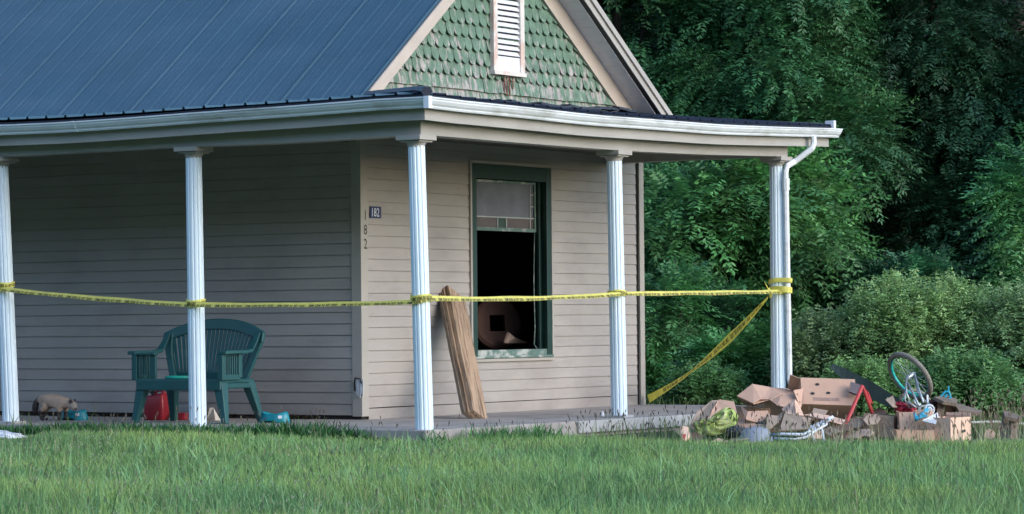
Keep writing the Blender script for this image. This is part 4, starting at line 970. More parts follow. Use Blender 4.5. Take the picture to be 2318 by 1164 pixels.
# red folding legs
rf = empty('folding_frame', D(1945, 955, 27.0)); tag(rf, 'red metal folding frame standing like an upside-down V on the heap', 'folding frame')
t = MB(); t.tube([D(1952, 874, 27.2), D(1934, 915, 27.05), D(1914, 962, 26.9)], .017, 8); t.build('leg', M['red'], rf)
t = MB(); t.tube([D(1953, 876, 27.25), D(1966, 912, 27.3), D(1980, 950, 27.35)], .015, 8); t.build('leg', M['red'], rf)
t = MB(); poly(t, [(1957, 880, 27.3), (1966, 888, 27.3), (1976, 915, 27.4), (1968, 912, 27.3)], .008); t.build('brace', M['red'], rf)
t = MB(); poly(t, [(1925, 866, 27.5), (1950, 874, 27.5), (1953, 890, 27.4), (1940, 895, 27.4), (1922, 888, 27.4)], .02); o = t.build('red_lining', M['glassred']); tag(o, 'dark maroon fabric lining poking out behind the red folding frame', 'fabric')
# dark mat
t = MB(); n = 14; V = []
for i in range(n + 1):
    s_ = i / n; a = np.array([1884, 826]) * (1 - s_) + np.array([2062, 928]) * s_; wv = np.interp(s_, [0, .15, .5, 1], [6, 16, 24, 14]) ; dd = 27.9 - .3 * s_
    up_ = D(a[0] + 3, a[1] - wv * .35 - 3 * math.sin(s_ * 3.1), dd); dn = D(a[0] - 5, a[1] + wv, dd - .12)
    for p_ in (up_, dn): V += [p_, p_ + EY * .02]
t.add(V, [(i * 4 + a, i * 4 + b_, i * 4 + 4 + b_, i * 4 + 4 + a) for i in range(n) for a, b_ in ((0, 2), (2, 3), (3, 1), (1, 0))] + [(0, 1, 3, 2), (n * 4, n * 4 + 2, n * 4 + 3, n * 4 + 1)])
o = t.build('dark_mat', M['mat']); tag(o, 'long dark green rubber mat sticking up behind the largest fruit box', 'mat')
t = MB(); t.tube([D(1966, 862, 27.9), D(1990, 884, 27.8), D(2014, 906, 27.6), D(2030, 925, 27.5)], .007, 6); o = t.build('thin_stick', M['pale']); tag(o, 'thin pale stick slanting between dark mat and bicycle', 'stick')
t = MB(); poly(t, [(2004, 905, 27.3), (2021, 896, 27.4), (2032, 924, 27.3), (2020, 921, 27.2)], .006); o = t.build('carton_scrap', M['cardgrey']); tag(o, 'grey carton corner between the dark mat and the red fabric', 'cardboard')
cloth('red_fabric', [(2024, 912), (2036, 908), (2052, 914), (2066, 912), (2076, 926), (2080, 950), (2070, 956), (2050, 934), (2026, 932)], 27.35, .07, M['pinkred'], 'crumpled bright red fabric under the bicycle wheel', 'fabric', 6)
t = MB(); poly(t, [(2088, 952, 26.8), (2122, 934, 27.0), (2126, 950, 26.9)], .006); poly(t, [(2086, 953, 26.82), (2120, 951, 26.78), (2118, 961, 26.75)], .006); o = t.build('paper_sheet', M['ventwhite']); tag(o, 'white paper sheet tucked behind the right-hand box', 'paper')
# bicycle
bike = empty('child_bicycle', D(2075, 985, 27.5)); tag(bike, "child's bicycle with teal rim thrown upside down on the heap", 'bicycle')
cw_ = D(2060, 852, 27.5); wn = nrm(.47 * (-EY) + .88 * (-.80 * EX - .60 * EZ)); RW = .225
wh = empty('wheel', cw_ - wloc(bike), parent=bike)
t = MB(); t.ring(cw_, wn, RW + .012, .024, 40, 10); t.build('tyre', M['tyre'], wh, smooth=True)
t = MB(); nr = 40; a = nrm(np.cross(wn, [0.3, .2, .9])); b_ = np.cross(wn, a); V = []
for i in range(nr):
    th = 2 * math.pi * i / nr; dd = a * math.cos(th) + b_ * math.sin(th)
    for rr_, of in ((RW - .004, .013), (RW - .014, .012), (RW - .017, 0), (RW - .014, -.012), (RW - .004, -.013)): V.append(cw_ + dd * rr_ + wn * of)
t.add(V, [(i * 5 + j, ((i + 1) % nr) * 5 + j, ((i + 1) % nr) * 5 + (j + 1) % 5, i * 5 + (j + 1) % 5) for i in range(nr) for j in range(5)]); t.build('rim', M['rim'], wh, smooth=True)
t = MB()
for i in range(20):
    th = 2 * math.pi * i / 20; dd = a * math.cos(th + .3 * (i % 2)) + b_ * math.sin(th + .3 * (i % 2)); s_ = .028 if i % 2 else -.028
    t.tube([cw_ + wn * s_ + dd * .018, cw_ + (a * math.cos(th) + b_ * math.sin(th)) * (RW - .02)], .0022, 4)
t.build('spokes', M['chrome'], wh)
t = MB(); t.tube([cw_ - wn * .055, cw_ - wn * .03, cw_ + wn * .03, cw_ + wn * .055], [.012, .022, .022, .012], 10); t.build('hub', M['chrome'], wh)
BBk = D(2085, 915, 27.2)
hubL, hubR = cw_ + wn * .06, cw_ - wn * .06
t = MB()
t.tube([hubL, hubL + (BBk - hubL) * .5 + wn * .01, BBk + wn * .03], .0105, 8); t.tube([hubR, hubR + (BBk - hubR) * .5 - wn * .01, BBk - wn * .03], .0105, 8)
St = D(2064, 922, 27.25)
t.tube([hubL, D(2052, 890, 27.2), St], .009, 8); t.tube([hubR, D(2078, 890, 27.4), D(2100, 915, 27.3)], .009, 8)
t.tube([St, D(2074, 918, 27.2), BBk], .012, 8); t.tube([D(2068, 905, 27.2), D(2074, 918, 27.2)], .009, 8); t.tube([D(2055, 909, 27.2), D(2072, 922, 27.2), D(2100, 918, 27.25)], .010, 8)
t.tube([D(2050, 880, 27.3), D(2048, 905, 27.25), D(2060, 925, 27.25)], .009, 8)
t.build('frame', M['chrome'], bike, smooth=True)
t = MB(); t.tube([D(2105, 920, 27.15), D(2088, 938, 27.0), D(2072, 950, 26.95)], .017, 8); t.tube([D(2072, 950, 26.95), D(2098, 941, 27.0)], .013, 8); t.tube([D(2070, 935, 27.0), D(2074, 952, 26.95)], .013, 8)
t.build('fork', M['skyblue'], bike, smooth=True)
t = MB(); cc = D(2104, 928, 27.1); t.ring(cc, nrm(-EY + .3 * EX), .045, .008, 24, 6); t.ring(cc, nrm(-EY + .3 * EX), .02, .010, 16, 6)
for k in range(5): th = k * 1.2566; t.tube([cc, cc + EX * .045 * math.cos(th) + EZ * .045 * math.sin(th)], .005, 5)
t.build('chainring', M['ventwhite'], bike)
t = MB(); t.tube([cc, D(2092, 940, 27.0)], .010, 6); t.box(D(2082, 925, 27.0), (.022, .03, .055), axes(0, 0, .5)); t.box(D(2096, 935, 26.95), (.05, .02, .016), axes(0, 0, .4)); t.build('crank', M['chrome'], bike)
t = MB(); t.tube([D(2100, 912, 27.3), D(2099, 895, 27.35)], .010, 6); t.build('seat_post', M['white'], bike)
# second, low wheel
w2 = D(2072, 925, 27.75); wh2 = empty('wheel', w2 - wloc(bike), parent=bike)
t = MB(); t.ring(w2, nrm(-EY * .9 + EX * .3 + EZ * .2), .17, .017, 32, 8); t.build('tyre', M['tyre'], wh2, smooth=True)
t = MB(); t.ring(w2, nrm(-EY * .9 + EX * .3 + EZ * .2), .148, .008, 32, 6); t.build('rim', M['rim'], wh2, smooth=True)
# blue handle and boards right of the bicycle
t = MB(); P_ = [D(2128, 900, 27.4), D(2140, 886, 27.4), D(2148, 888, 27.4), D(2152, 900, 27.4), D(2144, 906, 27.4), D(2130, 902, 27.4)]
t.tube(P_, .010, 6); t.tube([D(2138, 902, 27.4), D(2144, 892, 27.4)], .010, 6); t.tube([D(2147, 887, 27.4), D(2147, 874, 27.4)], .008, 6)
o = t.build('toy_handle', M['skyblue']); tag(o, 'bright blue plastic handle on top of the brown boards', 'handle')
tb_ = empty('wooden_stand', D(2150, 960, 27.5)); tag(tb_, 'weathered brown wooden stand with tilted top behind the right-hand box', 'stand')
t = MB(); poly(t, [(2112, 902, 27.3), (2140, 897, 27.5), (2168, 908, 27.5), (2164, 917, 27.3), (2135, 912, 27.2)], .028); t.build('top', M['oldwood'], tb_)
t = MB(); poly(t, [(2122, 912, 27.35), (2138, 914, 27.35), (2134, 955, 27.3), (2120, 955, 27.3)], .03); t.build('leg', M['oldwood'], tb_)
t = MB(); poly(t, [(2140, 914, 27.5), (2160, 917, 27.5), (2156, 955, 27.45), (2136, 955, 27.45)], .02); t.build('leg', M['cardin'], tb_)
t = MB(); poly(t, [(2156, 916, 27.5), (2166, 916, 27.6), (2222, 933, 27.6), (2216, 938, 27.4), (2170, 932, 27.3)], .028); o = t.build('wooden_board', M['oldwood']); tag(o, 'long grey-brown board jutting right from the wooden stand', 'board')
# scrap fabric and maroon bits near the crank
cloth('maroon_cloth', [(2104, 905), (2118, 903), (2128, 912), (2122, 928), (2108, 932), (2103, 920)], 27.4, .05, material('maroon', (.12, .06, .06), .9, .2, 10), 'small maroon cloth between bicycle and wooden stand', 'cloth', 8)
# old post at far right
post = empty('wooden_post', D(2288, 1005, 27.3)); tag(post, 'weathered wooden post with a slanted cap board, at the far right in tall grass', 'post')
t = MB(); poly(t, [(2276, 945, 27.4), (2300, 952, 27.3), (2297, 975, 27.25), (2292, 1012, 27.2), (2264, 1012, 27.3), (2272, 970, 27.35)], .10); t.build('upright', M['oldwood'], post)
t = MB(); poly(t, [(2270, 934, 27.5), (2282, 934, 27.6), (2312, 946, 27.4), (2306, 953, 27.2), (2274, 946, 27.2)], .03); t.build('cap_board', M['oldwood'], post)
t = MB(); t.tube([D(2190, 957, 27.9), D(2250, 955, 28.0), D(2345, 962, 28.1)], .013, 7); o = t.build('pale_pole', M['pale']); tag(o, 'pale thin pole lying level behind the right-hand wooden post', 'pole')
# white bag at left, and a stub by column 4
pb = at_z(15, 1000, GZ)
def bag(name, u0_, u1_, vt, vb, d, mat, lab):
    rr = np.random.default_rng(5); c0 = (D(u0_, vb, d) + D(u1_, vb, d)) / 2; c0[2] = gz(c0[0], c0[1]); a_ = np.linalg.norm(D(u1_, vb, d) - D(u0_, vb, d)) / 2; hh = (D(u0_, vt, d)[2] - c0[2])
    V = []; n = 40; m_ = 12
    for i in range(m_):
        ph_ = (math.pi / 2) * i / (m_ - 1)
        for k in range(n):
            th = 2 * math.pi * k / n; wr = 1 + .05 * math.sin(th * 5 + i) + .05 * math.sin(th * 11 + i * 2.1) * math.cos(ph_)
            V.append(c0 + EX * a_ * math.cos(ph_) ** .7 * math.cos(th) * wr + EY * .2 * math.cos(ph_) ** .7 * math.sin(th) * wr + EZ * (hh * math.sin(ph_) * (1 + .10 * math.sin(th * 4 + i * 1.3)) * (1 - .35 * math.cos(th) * (1 if math.cos(th) > 0 else .1))))
    t = MB(); t.add(V, [(i * n + k, i * n + (k + 1) % n, (i + 1) * n + (k + 1) % n, (i + 1) * n + k) for i in range(m_ - 1) for k in range(n)] + [tuple(range((m_ - 1) * n, m_ * n))])
    o = t.build(name, mat, smooth=True); tag(o, lab, 'bag'); return o
bag('plastic_bag', -75, 58, 973, 1003, 26.3, M['whitebag'], 'white crumpled plastic bag in the grass before the leftmost column')
p = at_z(1363, 943, 0); t = MB(); t.lathe([(.018, 0), (.022, .01), (.019, .035), (.008, .05)], p, 10); o = t.build('small_jar', M['ventwhite'], smooth=True); tag(o, 'tiny white cup on the porch edge left of the fourth column', 'cup')
t = MB(); p = at_z(1480, 930, 0.004); t.add([p - EX * .03, p + EY * .03, p + EX * .03 + [0, 0, .01], p - EY * .03], [(0, 1, 2, 3)]); o = t.build('dead_leaf', M['black'], fix=False); tag(o, 'small dark dead leaf on the bare porch slab', 'leaf')

# ---------------------------------------------------------------- vegetation (numpy built)
def quick(name, V, F4, tint, mat, parent=None, loc=None, F3=None):
    """V (n,3), F4 (m,4) quads; tint per vertex (n,3)"""
    V = np.asarray(V, np.float32); loc = np.zeros(3) if loc is None else np.asarray(loc, float); V = V - loc.astype(np.float32)
    me = bpy.data.meshes.new(name); me.vertices.add(len(V)); me.vertices.foreach_set('co', V.ravel())
    nf = len(F4); me.loops.add(nf * 4); me.polygons.add(nf)
    me.loops.foreach_set('vertex_index', F4.astype(np.int32).ravel()); me.polygons.foreach_set('loop_start', np.arange(nf, dtype=np.int32) * 4)
    me.update(calc_edges=True)
    if tint is not None:
        a = me.color_attributes.new('tint', 'FLOAT_COLOR', 'POINT'); a.data.foreach_set('color', np.hstack([tint, np.ones((len(tint), 1))]).astype(np.float32).ravel())
    me.materials.append(mat); o = bpy.data.objects.new(name, me); COL.objects.link(o)
    if parent is not None: o.parent = parent; o.location = [float(q) for q in loc - wloc(parent)]
    else: o.location = [float(q) for q in loc]
    return o
def leaves(P_, Dr, L_, npair, ll, lw, tint, droop=.25, seed=0):
    """compound leaves: P (N,3) bases, Dr (N,3) directions, L (N,) rachis lengths"""
    r_ = np.random.default_rng(seed); N = len(P_)
    side = nrm(np.cross(Dr, np.array([0, 0, 1.]) + r_.normal(0, .25, (N, 3)))); upn = np.cross(side, Dr)
    allV = []; allT = []
    for k in range(npair * 2 + 1):
        last = k == npair * 2
        t_ = 1.0 if last else .18 + .78 * (k // 2) / max(1, npair - 1); sg = 0 if last else (1 if k % 2 else -1)
        base = P_ + Dr * (L_ * t_)[:, None] + np.array([0, 0, -1.]) * (droop * L_ * t_ ** 2)[:, None]
        ld_ = nrm(side * sg * .95 + Dr * (.45 if not last else 1.) + np.array([0, 0, -.30]) + r_.normal(0, .14, (N, 3)))
        pp_ = nrm(np.cross(ld_, upn + r_.normal(0, .25, (N, 3))))
        l1 = (ll * (1 - .25 * abs(t_ - .5)) * r_.uniform(.85, 1.15, N))[:, None]; w1 = l1 * (lw / ll) * .5
        q = np.stack([base, base + ld_ * l1 * .45 + pp_ * w1, base + ld_ * l1, base + ld_ * l1 * .45 - pp_ * w1], 1)
        allV.append(q.reshape(-1, 3)); allT.append(np.repeat(tint * r_.uniform(.85, 1.15, (N, 1)), 4, 0))
    V = np.vstack(allV); T = np.vstack(allT); F = np.arange(len(V)).reshape(-1, 4); return V, F, T
def clump_points(centers, radii, outdirs, nper, seed, flat=.75):
    r_ = np.random.default_rng(seed); K = len(centers)
    idx_ = np.repeat(np.arange(K), nper); N = len(idx_)
    g_ = r_.normal(0, 1, (N, 3)); g_ = nrm(g_) * (r_.uniform(0, 1, (N, 1)) ** (1 / 2.2)); g_[:, 2] *= flat
    P_ = centers[idx_] + g_ * radii[idx_][:, None]
    Dr = nrm(g_ * .8 + outdirs[idx_] * .9 + r_.normal(0, .35, (N, 3)) + [0, 0, -.12]); return P_, Dr, idx_
def limb_path(a, b, rr, bend=.12, n=6):
    a, b = np.array(a, float), np.array(b, float); L_ = np.linalg.norm(b - a); pts = []
    w1 = rr.normal(0, bend * L_, 3)
    for i in range(n + 1):
        t_ = i / n; pts.append(a + (b - a) * t_ + w1 * math.sin(math.pi * t_) * .6 + np.array([0, 0, .10 * L_ * math.sin(math.pi * t_)]))
    return pts
def tree(name, base, height, crown, K, nper, tint, lab, cat='tree', group=None, seed=0, leaf=(.30, 5, .085, .034), crad=(.35, .7), tr=.14, extra=None, shell=.45, limbs=14, droop=.3):
    """crown: list of ellipsoids (center, radii)"""
    r_ = np.random.default_rng(seed); base = np.array(base, float); base[2] = gz(base[0], base[1]) - .05
    root = empty(name, base); tag(root, lab, cat, group)
    C_, O_ = [], []
    for (c_, rad) in crown:
        c_ = np.array(c_, float); rad = np.array(rad, float); k = max(4, int(K / len(crown)))
        g_ = nrm(r_.normal(0, 1, (k, 3))); s_ = r_.uniform(shell, 1., (k, 1)); C_.append(c_ + g_ * rad * s_); O_.append(g_)
    C_ = np.vstack(C_); O_ = np.vstack(O_)
    keep = C_[:, 2] > np.array([gz(c[0], c[1]) for c in C_]) + .15; C_, O_ = C_[keep], O_[keep]
    rad_ = r_.uniform(*crad, len(C_)); P_, Dr, idx_ = clump_points(C_, rad_, O_, nper, seed + 1)
    ct = np.clip(r_.normal(1, .28, (len(C_), 1)), .6, 1.5) * np.array(tint) * (1 + r_.normal(0, .05, (len(C_), 3)))
    T_0 = ct[idx_] * np.clip(r_.normal(1, .13, (len(idx_), 1)), .6, 1.6)
    V, F, T_1 = leaves(P_, Dr, np.full(len(P_), leaf[0]) * r_.uniform(.7, 1.2, len(P_)), leaf[1], leaf[2], leaf[3], T_0, droop, seed + 2)
    quick('crown', V, F, T_1, M['leaf'], root, base)
    t = MB(); top = np.mean([np.array(c_) for c_, _ in crown], 0); top = np.array([top[0], top[1], base[2] + height * .8])
    tp = limb_path(base, top, r_, .04, 8); t.tube(tp, np.linspace(tr, tr * .25, 9), 9)
    sel = r_.choice(len(C_), min(limbs, len(C_)), replace=False)
    for i in sel:
        k = int(np.clip((C_[i][2] - base[2]) / height * 8 * .75, 1, 7)); s0 = tp[k]; t.tube(limb_path(s0, C_[i], r_, .08, 5), np.linspace(tr * .35, .008, 6), 6)
    t.build('trunk', M['bark'], root, smooth=True)
    return root
def P3(u, v, d): return D(u, v, d)

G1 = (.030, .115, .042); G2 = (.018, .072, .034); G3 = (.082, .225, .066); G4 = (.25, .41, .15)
def ell(u, v, d, ru, rv, rd):
    return (P3(u, v, d), (ru * d / FPX, rd, rv * d / FPX))
# trees of the wood edge; each crown where it stands in the photo
def TR(lab, u, d, h, crown, K, nper, tint, seed, **kw):
    b_ = P3(u, 760, d); return tree(kw.pop('name', 'broadleaf_tree'), (b_[0], b_[1], 0), h, [ell(*c) for c in crown], K, nper, tint, lab, seed=seed, group=kw.pop('group', 'trees of the wood edge behind the house'), **kw)
TR('leafy tree with bright lower boughs seen between the house corner and the end column', 1640, 38.5, 4.2, [(1560, 500, 38.5, 150, 110, .9), (1720, 430, 38.5, 150, 90, .9), (1820, 520, 38.3, 100, 130, .8)], 80, 40, G3, 21, crad=(.25, .5), leaf=(.40, 5, .11, .042))
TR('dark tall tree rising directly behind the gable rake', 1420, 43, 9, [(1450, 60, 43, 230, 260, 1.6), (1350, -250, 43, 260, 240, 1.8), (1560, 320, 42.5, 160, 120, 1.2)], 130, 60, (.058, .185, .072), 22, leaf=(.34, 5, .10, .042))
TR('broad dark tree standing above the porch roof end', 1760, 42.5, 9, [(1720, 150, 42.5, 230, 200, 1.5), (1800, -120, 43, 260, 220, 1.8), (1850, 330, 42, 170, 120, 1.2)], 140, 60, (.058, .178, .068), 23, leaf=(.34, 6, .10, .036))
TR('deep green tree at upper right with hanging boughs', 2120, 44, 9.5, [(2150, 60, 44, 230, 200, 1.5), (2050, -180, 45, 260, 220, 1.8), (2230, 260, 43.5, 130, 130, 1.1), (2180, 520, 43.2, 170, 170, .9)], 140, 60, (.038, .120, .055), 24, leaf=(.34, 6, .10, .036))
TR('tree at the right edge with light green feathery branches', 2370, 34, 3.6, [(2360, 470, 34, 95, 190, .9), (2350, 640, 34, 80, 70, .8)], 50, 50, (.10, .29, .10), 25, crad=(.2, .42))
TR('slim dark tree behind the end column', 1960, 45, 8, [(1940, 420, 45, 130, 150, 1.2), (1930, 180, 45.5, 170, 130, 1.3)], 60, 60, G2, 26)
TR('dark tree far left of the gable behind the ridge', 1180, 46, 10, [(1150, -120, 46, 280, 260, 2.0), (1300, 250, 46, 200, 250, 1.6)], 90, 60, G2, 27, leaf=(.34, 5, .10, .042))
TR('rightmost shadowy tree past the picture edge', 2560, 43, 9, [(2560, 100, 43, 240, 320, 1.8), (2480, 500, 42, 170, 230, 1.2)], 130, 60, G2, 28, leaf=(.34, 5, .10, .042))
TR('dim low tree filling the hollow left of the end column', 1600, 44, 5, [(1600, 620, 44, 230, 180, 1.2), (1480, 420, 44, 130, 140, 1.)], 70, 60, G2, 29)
# young sumac-like saplings
TR('young sapling with layered light leaves beside the house corner', 1535, 36.3, 2.2, [(1520, 720, 36.3, 75, 110, .6), (1540, 840, 36.2, 90, 70, .6)], 42, 44, (.085, .26, .08), 31, name='sapling', crad=(.16, .3), tr=.03, group='saplings behind the porch')
TR('bright low sapling left of the end column foot', 1680, 34.5, 1.2, [(1670, 835, 34.5, 75, 60, .5), (1740, 810, 34.6, 60, 50, .5)], 36, 40, (.11, .31, .10), 32, name='sapling', crad=(.14, .26), tr=.02, group='saplings behind the porch')
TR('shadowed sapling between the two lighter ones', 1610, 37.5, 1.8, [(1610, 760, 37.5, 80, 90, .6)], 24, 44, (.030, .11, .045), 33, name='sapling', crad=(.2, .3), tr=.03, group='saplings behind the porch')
TR('sapling with teal green top standing behind the big bush', 2010, 38, 2.2, [(2000, 690, 38, 130, 60, .6), (2080, 640, 38, 60, 50, .5), (1900, 650, 38.4, 60, 50, .5)], 45, 44, (.045, .16, .075), 34, name='sapling', crad=(.16, .32), tr=.03, group='saplings behind the porch')
# big small-leaved bushes on the right
def bush(lab, u, v, d, ru, rv, rd, nst, tint, seed):
    r_ = np.random.default_rng(seed); c0 = P3(u, v + rv, d); c0[2] = gz(c0[0], c0[1]); root = empty('bush', c0); tag(root, lab, 'bush', 'arching bushes right of the porch')
    W_2, H_2 = ru * d / FPX, (P3(u, v - rv, d)[2] - c0[2]); t = MB(); Ps, Ds = [], []
    for i in range(nst):
        th = r_.uniform(0, 6.283); rr_ = r_.uniform(.1, 1) ** .6; tip = c0 + EX * W_2 * rr_ * math.cos(th) * 1.05 + EY * rd * rr_ * math.sin(th) + EZ * H_2 * math.sqrt(max(.05, 1 - rr_ ** 2.4 * .75)) * r_.uniform(.75, 1.08)
        b0 = c0 + EX * W_2 * .45 * rr_ * math.cos(th) + EY * rd * .4 * rr_ * math.sin(th)
        pth = np.array([b0 + (tip - b0) * s_ + EZ * H_2 * .25 * math.sin(math.pi * min(1, s_)) for s_ in np.linspace(0, 1, 7)]); t.tube(pth, np.linspace(.011, .003, 7), 4, cap=False)
        m_ = 34; s_ = r_.uniform(.22, 1.02, m_); 
        for q in s_:
            k = min(5, int(q * 6)); f_ = min(1, q * 6 - k); Ps.append(pth[k] * (1 - f_) + pth[k + 1] * f_ + r_.normal(0, .035, 3)); Ds.append(nrm((pth[k + 1] - pth[k]) * 3 + r_.normal(0, .35, 3)))
    Ps, Ds = np.array(Ps), np.array(Ds); N = len(Ps); tt_ = np.array(tint) * np.clip(r_.normal(1, .2, (N, 1)), .5, 1.7)
    V, F, T_1 = leaves(Ps, Ds, r_.uniform(.10, .18, N), 3, .042, .020, tt_, .2, seed + 3)
    quick('foliage', V, F, T_1, M['leaf'], root, c0); t.build('stems', M['bark'], root)
    return root
bush('big olive green arching bush behind the heap, its crest right of centre', 2090, 790, 33.0, 230, 150, 1.2, 520, G4, 41)
bush('olive bush nearest the end column with drooping tips', 1880, 830, 33.2, 120, 110, .9, 240, (.24, .36, .15), 42)
bush('green bush at the right edge behind the wooden post', 2320, 800, 32.6, 150, 150, 1.1, 300, (.22, .36, .15), 43)
bush('low dark bush behind the bicycle wheel', 2180, 880, 31.2, 130, 70, .7, 220, (.12, .27, .09), 44)
bush('low bush right behind the boxes', 1960, 890, 31.0, 120, 60, .6, 180, (.17, .33, .11), 45)
bush('dim bush beyond the right picture edge', 2500, 830, 32.8, 140, 120, 1., 200, G1, 46)
bush('small weedy bush behind the porch slab', 1600, 880, 33.5, 90, 40, .5, 110, (.13, .30, .10), 47)
# far wood: hillside canopy mass that closes off the sky
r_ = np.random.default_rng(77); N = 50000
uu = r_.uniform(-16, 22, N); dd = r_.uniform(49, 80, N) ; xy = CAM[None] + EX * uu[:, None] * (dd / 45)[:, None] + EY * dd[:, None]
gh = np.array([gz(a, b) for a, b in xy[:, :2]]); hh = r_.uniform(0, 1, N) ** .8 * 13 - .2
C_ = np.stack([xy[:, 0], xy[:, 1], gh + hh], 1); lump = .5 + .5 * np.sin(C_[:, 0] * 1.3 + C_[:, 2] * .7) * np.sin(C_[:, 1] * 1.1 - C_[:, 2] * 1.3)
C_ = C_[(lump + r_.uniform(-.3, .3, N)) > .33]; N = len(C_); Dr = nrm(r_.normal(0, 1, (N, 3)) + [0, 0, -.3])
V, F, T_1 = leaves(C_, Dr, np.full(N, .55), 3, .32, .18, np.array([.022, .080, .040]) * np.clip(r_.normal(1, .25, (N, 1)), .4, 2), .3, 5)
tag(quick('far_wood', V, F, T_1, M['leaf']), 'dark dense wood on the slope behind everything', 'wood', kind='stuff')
# canopy trees added out of frame to block sky and shade the hollow
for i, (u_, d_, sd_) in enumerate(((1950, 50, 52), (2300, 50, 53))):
    TR(['unseen tall tree added to shade the dark hollow', 'unseen tall tree added to shade the right edge'][i], u_, d_, 14, [(u_, -500, d_, 420, 350, 2.8), (u_ + 120, -1050, d_, 380, 330, 2.6)], 120, 60, G2, sd_, leaf=(.5, 4, .22, .10), crad=(.6, 1.1), tr=.18)

# ---------------------------------------------------------------- lawn
def blades(n, ulo, uhi, dlo, dhi, hfun, wfun, tintfun, seed, lean=.35, segs=3, cap=False):
    r_ = np.random.default_rng(seed)
    d_ = np.sqrt(r_.uniform(dlo ** 2, dhi ** 2, n)); u_ = r_.uniform(ulo, uhi, n) * d_
    p = CAM[None] + EX * u_[:, None] + EY * d_[:, None]; x, y = p[:, 0], p[:, 1]
    ok = ~((x < .21) & (y > -.19) & (y < 7.15)); x, y, d_, u_ = x[ok], y[ok], d_[ok], u_[ok]; n = len(x)
    z = hill(x, y) - .01
    h = hfun(x, y, d_, r_)
    if cap:
        up = W0 / 2 + u_ / d_ * FPX; vc = np.interp(up, [-900, 60, 110, 900, 1000, 1300, 1450, 1600, 2318, 3000], [1000, 1000, 976, 974, 978, 984, 992, 1000, 1003, 1003]) + r_.normal(0, 7, n) - 12 * (r_.uniform(0, 1, n) < .06)
        lim = CAM[2] - (vc - 727 + (up - 1159) * .0087) * d_ / FPX - z; h = np.where(d_ > 23, np.minimum(h, np.maximum(lim, .02)), h)
    w_ = wfun(x, y, d_, r_); az = r_.uniform(0, 2 * math.pi, n); ln = np.abs(r_.normal(lean, lean * .7, n)); fa = r_.uniform(0, 2 * math.pi, n)
    dirx, diry = np.cos(az), np.sin(az); rows = []
    for k in range(segs + 1):
        t_ = k / segs; off = h * ln * t_ ** 1.8; zz = h * (t_ - .25 * ln * t_ ** 2); wk = w_ * (1 - t_ ** 2 * .92) * .5
        cx, cy, cz = x + dirx * off, y + diry * off, z + zz; sx_, sy_ = np.cos(fa) * wk, np.sin(fa) * wk
        rows.append(np.stack([np.stack([cx - sx_, cy - sy_, cz], 1), np.stack([cx + sx_, cy + sy_, cz], 1)], 1))
    V = np.stack(rows, 1)                   # n, segs+1, 2, 3
    base = np.arange(n)[:, None] * (segs + 1) * 2; F = []
    for k in range(segs): F.append(np.stack([base[:, 0] + 2 * k, base[:, 0] + 2 * k + 1, base[:, 0] + 2 * k + 3, base[:, 0] + 2 * k + 2], 1))
    tint = tintfun(x, y, d_, r_); T = np.repeat(tint, (segs + 1) * 2, 0)
    return V.reshape(-1, 3), np.vstack(F), T, (x, y, z, h, dirx, diry, ln)
def nz2(x, y, s, ph=0): return .5 + .25 * np.sin(x * s + ph + 1.7 * np.sin(y * s * .7 + ph)) + .25 * np.sin(y * s * 1.3 + 2.1 * np.sin(x * s * .6 + ph * 2))
def gh_(x, y, d, r): 
    right = np.clip((x - .3) / 2.5, 0, 1)
    return (.055 + .075 * nz2(x, y, 1.3) + .05 * right) * r.uniform(.45, 1.35, len(x))
def gw_(x, y, d, r): return r.uniform(.005, .010, len(x)) * (1 + (d > 22) * .1)
def gt_(x, y, d, r):
    m1 = np.clip(nz2(x, y, .8, 1) * 1.6 - .3, 0, 1)[:, None]; m2 = np.clip(nz2(x, y, 2.3, 4) * 1.8 - .4, 0, 1)[:, None]
    a = np.array([.225, .395, .130]); b = np.array([.330, .430, .110]); c = np.array([.150, .300, .110]); t = c * (1 - m1) + a * m1; t = t * (1 - .5 * m2) + b * .5 * m2
    straw = (r.uniform(0, 1, len(x)) < .025)[:, None]; t = np.where(straw, np.array([.30, .26, .15]), t)
    return t * np.clip(r.normal(1, .22, (len(x), 1)), .4, 1.8)
hw = W0 / 2 / FPX
parts = [blades(250000, -hw * 1.35, hw * 1.35, 14.5, 27.2, gh_, gw_, gt_, 61, cap=True)]
parts.append(blades(70000, -.50, -hw * 1.32, 16, 27.5, gh_, gw_, gt_, 68, cap=False))
parts.append(blades(30000, hw * 1.33, .40, 16, 27.5, gh_, gw_, gt_, 69, cap=False))
parts.append(blades(11000, -hw * 1.3, hw * 1.3, 15, 26.8, lambda x, y, d, r: r.uniform(.11, .24, len(x)) * np.where(x < -1, .75, 1.) * (.35 + .9 * (nz2(x, y, 3.1, 7) > .55)), lambda x, y, d, r: r.uniform(.006, .012, len(x)), lambda x, y, d, r: np.array([.20, .38, .16]) * np.clip(r.normal(1, .2, (len(x), 1)), .4, 1.9), 66, .5, cap=True))
parts.append(blades(9000, -hw * 1.3, hw * 1.3, 15, 26.8, lambda x, y, d, r: r.uniform(.10, .2, len(x)), lambda x, y, d, r: r.uniform(.003, .006, len(x)), lambda x, y, d, r: np.where((nz2(x, y, 1.9, 11) > .6)[:, None], [.42, .36, .22], [.22, .34, .12]) * np.clip(r.normal(1, .2, (len(x), 1)), .4, 1.9), 67, .6, cap=True))
parts.append(blades(26000, -hw * 1.3, hw * 1.6, 27.2, 40, lambda x, y, d, r: r.uniform(.1, .24, len(x)), lambda x, y, d, r: r.uniform(.008, .014, len(x)), lambda x, y, d, r: gt_(x, y, d, r) * .55, 62))
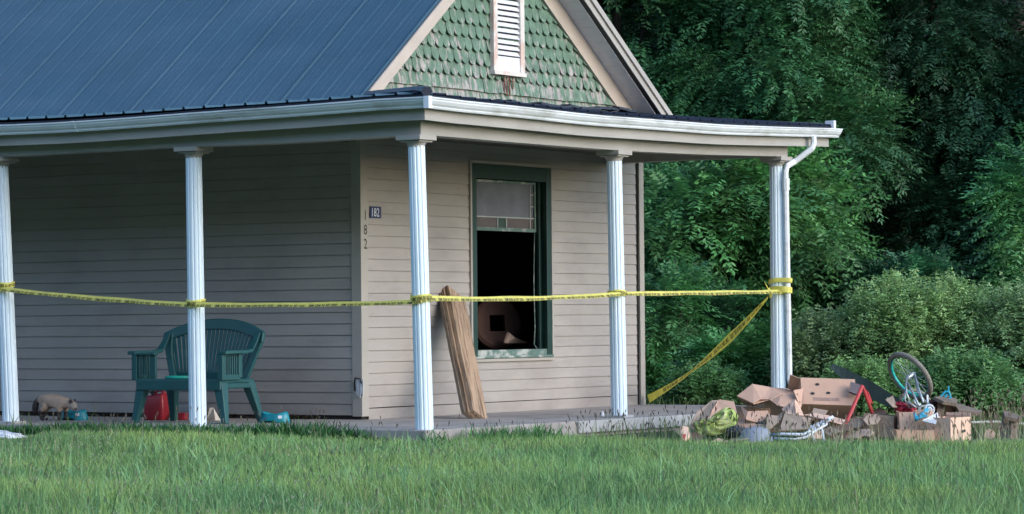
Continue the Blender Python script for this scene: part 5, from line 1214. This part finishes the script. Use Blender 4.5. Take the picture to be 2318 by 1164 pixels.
# broad-leaf weeds hugging the slab edge
parts.append(blades(24000, -hw * 1.4, -.012, 25.4, 27.4, lambda x, y, d, r: r.uniform(.04, .17, len(x)) * (y > -.75) * (y < -.1) * (.55 + .7 * nz2(x, y * 0, 2.6, 2)) + .002, lambda x, y, d, r: r.uniform(.012, .026, len(x)), lambda x, y, d, r: np.tile([.035, .135, .035], (len(x), 1)) * np.clip(r.normal(1, .25, (len(x), 1)), .4, 1.8), 63, .5, cap=False))
def merge(parts):
    Vs, Fs, Ts, o = [], [], [], 0
    for p in parts:
        Vs.append(p[0]); Fs.append(p[1] + o); Ts.append(p[2]); o += len(p[0])
    return np.vstack(Vs), np.vstack(Fs), np.vstack(Ts)
parts.append(blades(6000, -.03, .045, 25.0, 27.0, lambda x, y, d, r: r.uniform(.05, .22, len(x)) * (x > .2) * (x < .55) * (nz2(y, x * 0, 4.2, 3) > .42) + .002, lambda x, y, d, r: r.uniform(.010, .02, len(x)), lambda x, y, d, r: np.tile([.06, .20, .055], (len(x), 1)) * np.clip(r.normal(1, .25, (len(x), 1)), .4, 1.8), 70, .5))
V, F, T = merge(parts); tag(quick('lawn_grass', V, F, T, M['grass']), 'unmown green lawn grass in front of the porch', 'grass', kind='stuff')
# seed stalks: tall thin stems with darker heads
def stalks(n, seed, ulo, uhi, dlo, dhi, h0, h1, tint, head):
    V, F, T, (x, y, z, h, dx, dy, ln) = blades(n, ulo, uhi, dlo, dhi, lambda x, y, d, r: r.uniform(h0, h1, len(x)), lambda x, y, d, r: np.full(len(x), .0055), lambda x, y, d, r: np.tile(tint, (len(x), 1)) * r.uniform(.7, 1.3, (len(x), 1)), seed, .22, 4)
    off = h * ln; zz = h * (1 - .25 * ln); tip = np.stack([x + dx * off, y + dy * off, z + zz], 1); r_ = np.random.default_rng(seed + 1); m = len(x)
    hl = r_.uniform(.022, .06, m)[:, None]; ax = nrm(np.stack([dx * ln * 1.4, dy * ln * 1.4, np.ones(m)], 1)); sd_ = nrm(np.cross(ax, r_.normal(0, 1, (m, 3)))); sd2 = np.cross(ax, sd_)
    out = [(V, F, T)]
    for s_ in (sd_, sd2):
        q = np.stack([tip - ax * .01, tip + ax * hl * .5 + s_ * .006, tip + ax * hl, tip + ax * hl * .5 - s_ * .006], 1).reshape(-1, 3)
        out.append((q, np.arange(len(q)).reshape(-1, 4), np.repeat(np.tile(head, (m, 1)) * r_.uniform(.6, 1.3, (m, 1)), 4, 0)))
    return out
ps = []
ps += stalks(330, 71, .095, .185, 25.0, 26.4, .12, .30, (.44, .42, .26), (.34, .24, .18))
ps += stalks(170, 75, .148, .19, 27.6, 30, .2, .45, (.36, .36, .2), (.3, .23, .17))
ps += stalks(190, 72, .02, .10, 25.0, 26.8, .15, .36, (.24, .28, .15), (.12, .10, .08))
ps += stalks(120, 73, -.17, .0, 24.6, 26.2, .14, .28, (.26, .30, .17), (.16, .14, .11))
ps += stalks(900, 74, -.2, .2, 16, 25, .08, .20, (.12, .22, .10), (.20, .26, .15))
V, F, T = merge(ps); tag(quick('seed_grass', V, F, T, M['grass']), 'dry seeding grass stalks standing before the heap', 'grass', kind='stuff')
# clover heads
r_ = np.random.default_rng(81); n = 900; d_ = np.sqrt(r_.uniform(16 ** 2, 25 ** 2, n)); u_ = r_.uniform(-.18, .18, n) * d_; u_ = np.where(r_.uniform(0, 1, n) < .6, -np.abs(u_), u_)
p = CAM[None] + EX * u_[:, None] + EY * d_[:, None]; p[:, 2] = hill(p[:, 0], p[:, 1]) + r_.uniform(.07, .13, n); s_ = .008
O6 = np.array([[1, 0, 0], [0, 1, 0], [-1, 0, 0], [0, -1, 0], [0, 0, 1], [0, 0, -1]]) * s_
V = (p[:, None] + O6[None]).reshape(-1, 3); b0 = np.arange(n)[:, None] * 6
F = np.vstack([np.hstack([b0 + a, b0 + b, b0 + 4, b0 + 4]) for a, b in ((0, 1),)]) if 0 else np.vstack([np.hstack([b0 + 4, b0 + 0, b0 + 5, b0 + 2]), np.hstack([b0 + 4, b0 + 1, b0 + 5, b0 + 3]), np.hstack([b0 + 0, b0 + 1, b0 + 2, b0 + 3])])
T = np.tile([.50, .55, .42], (len(V), 1)); tag(quick('clover_flowers', V, F, T, M['grass']), 'tiny white clover heads scattered through the lawn', 'clover flowers', kind='stuff')
for me_ in list(bpy.data.meshes):
    if me_.users == 0: bpy.data.meshes.remove(me_)
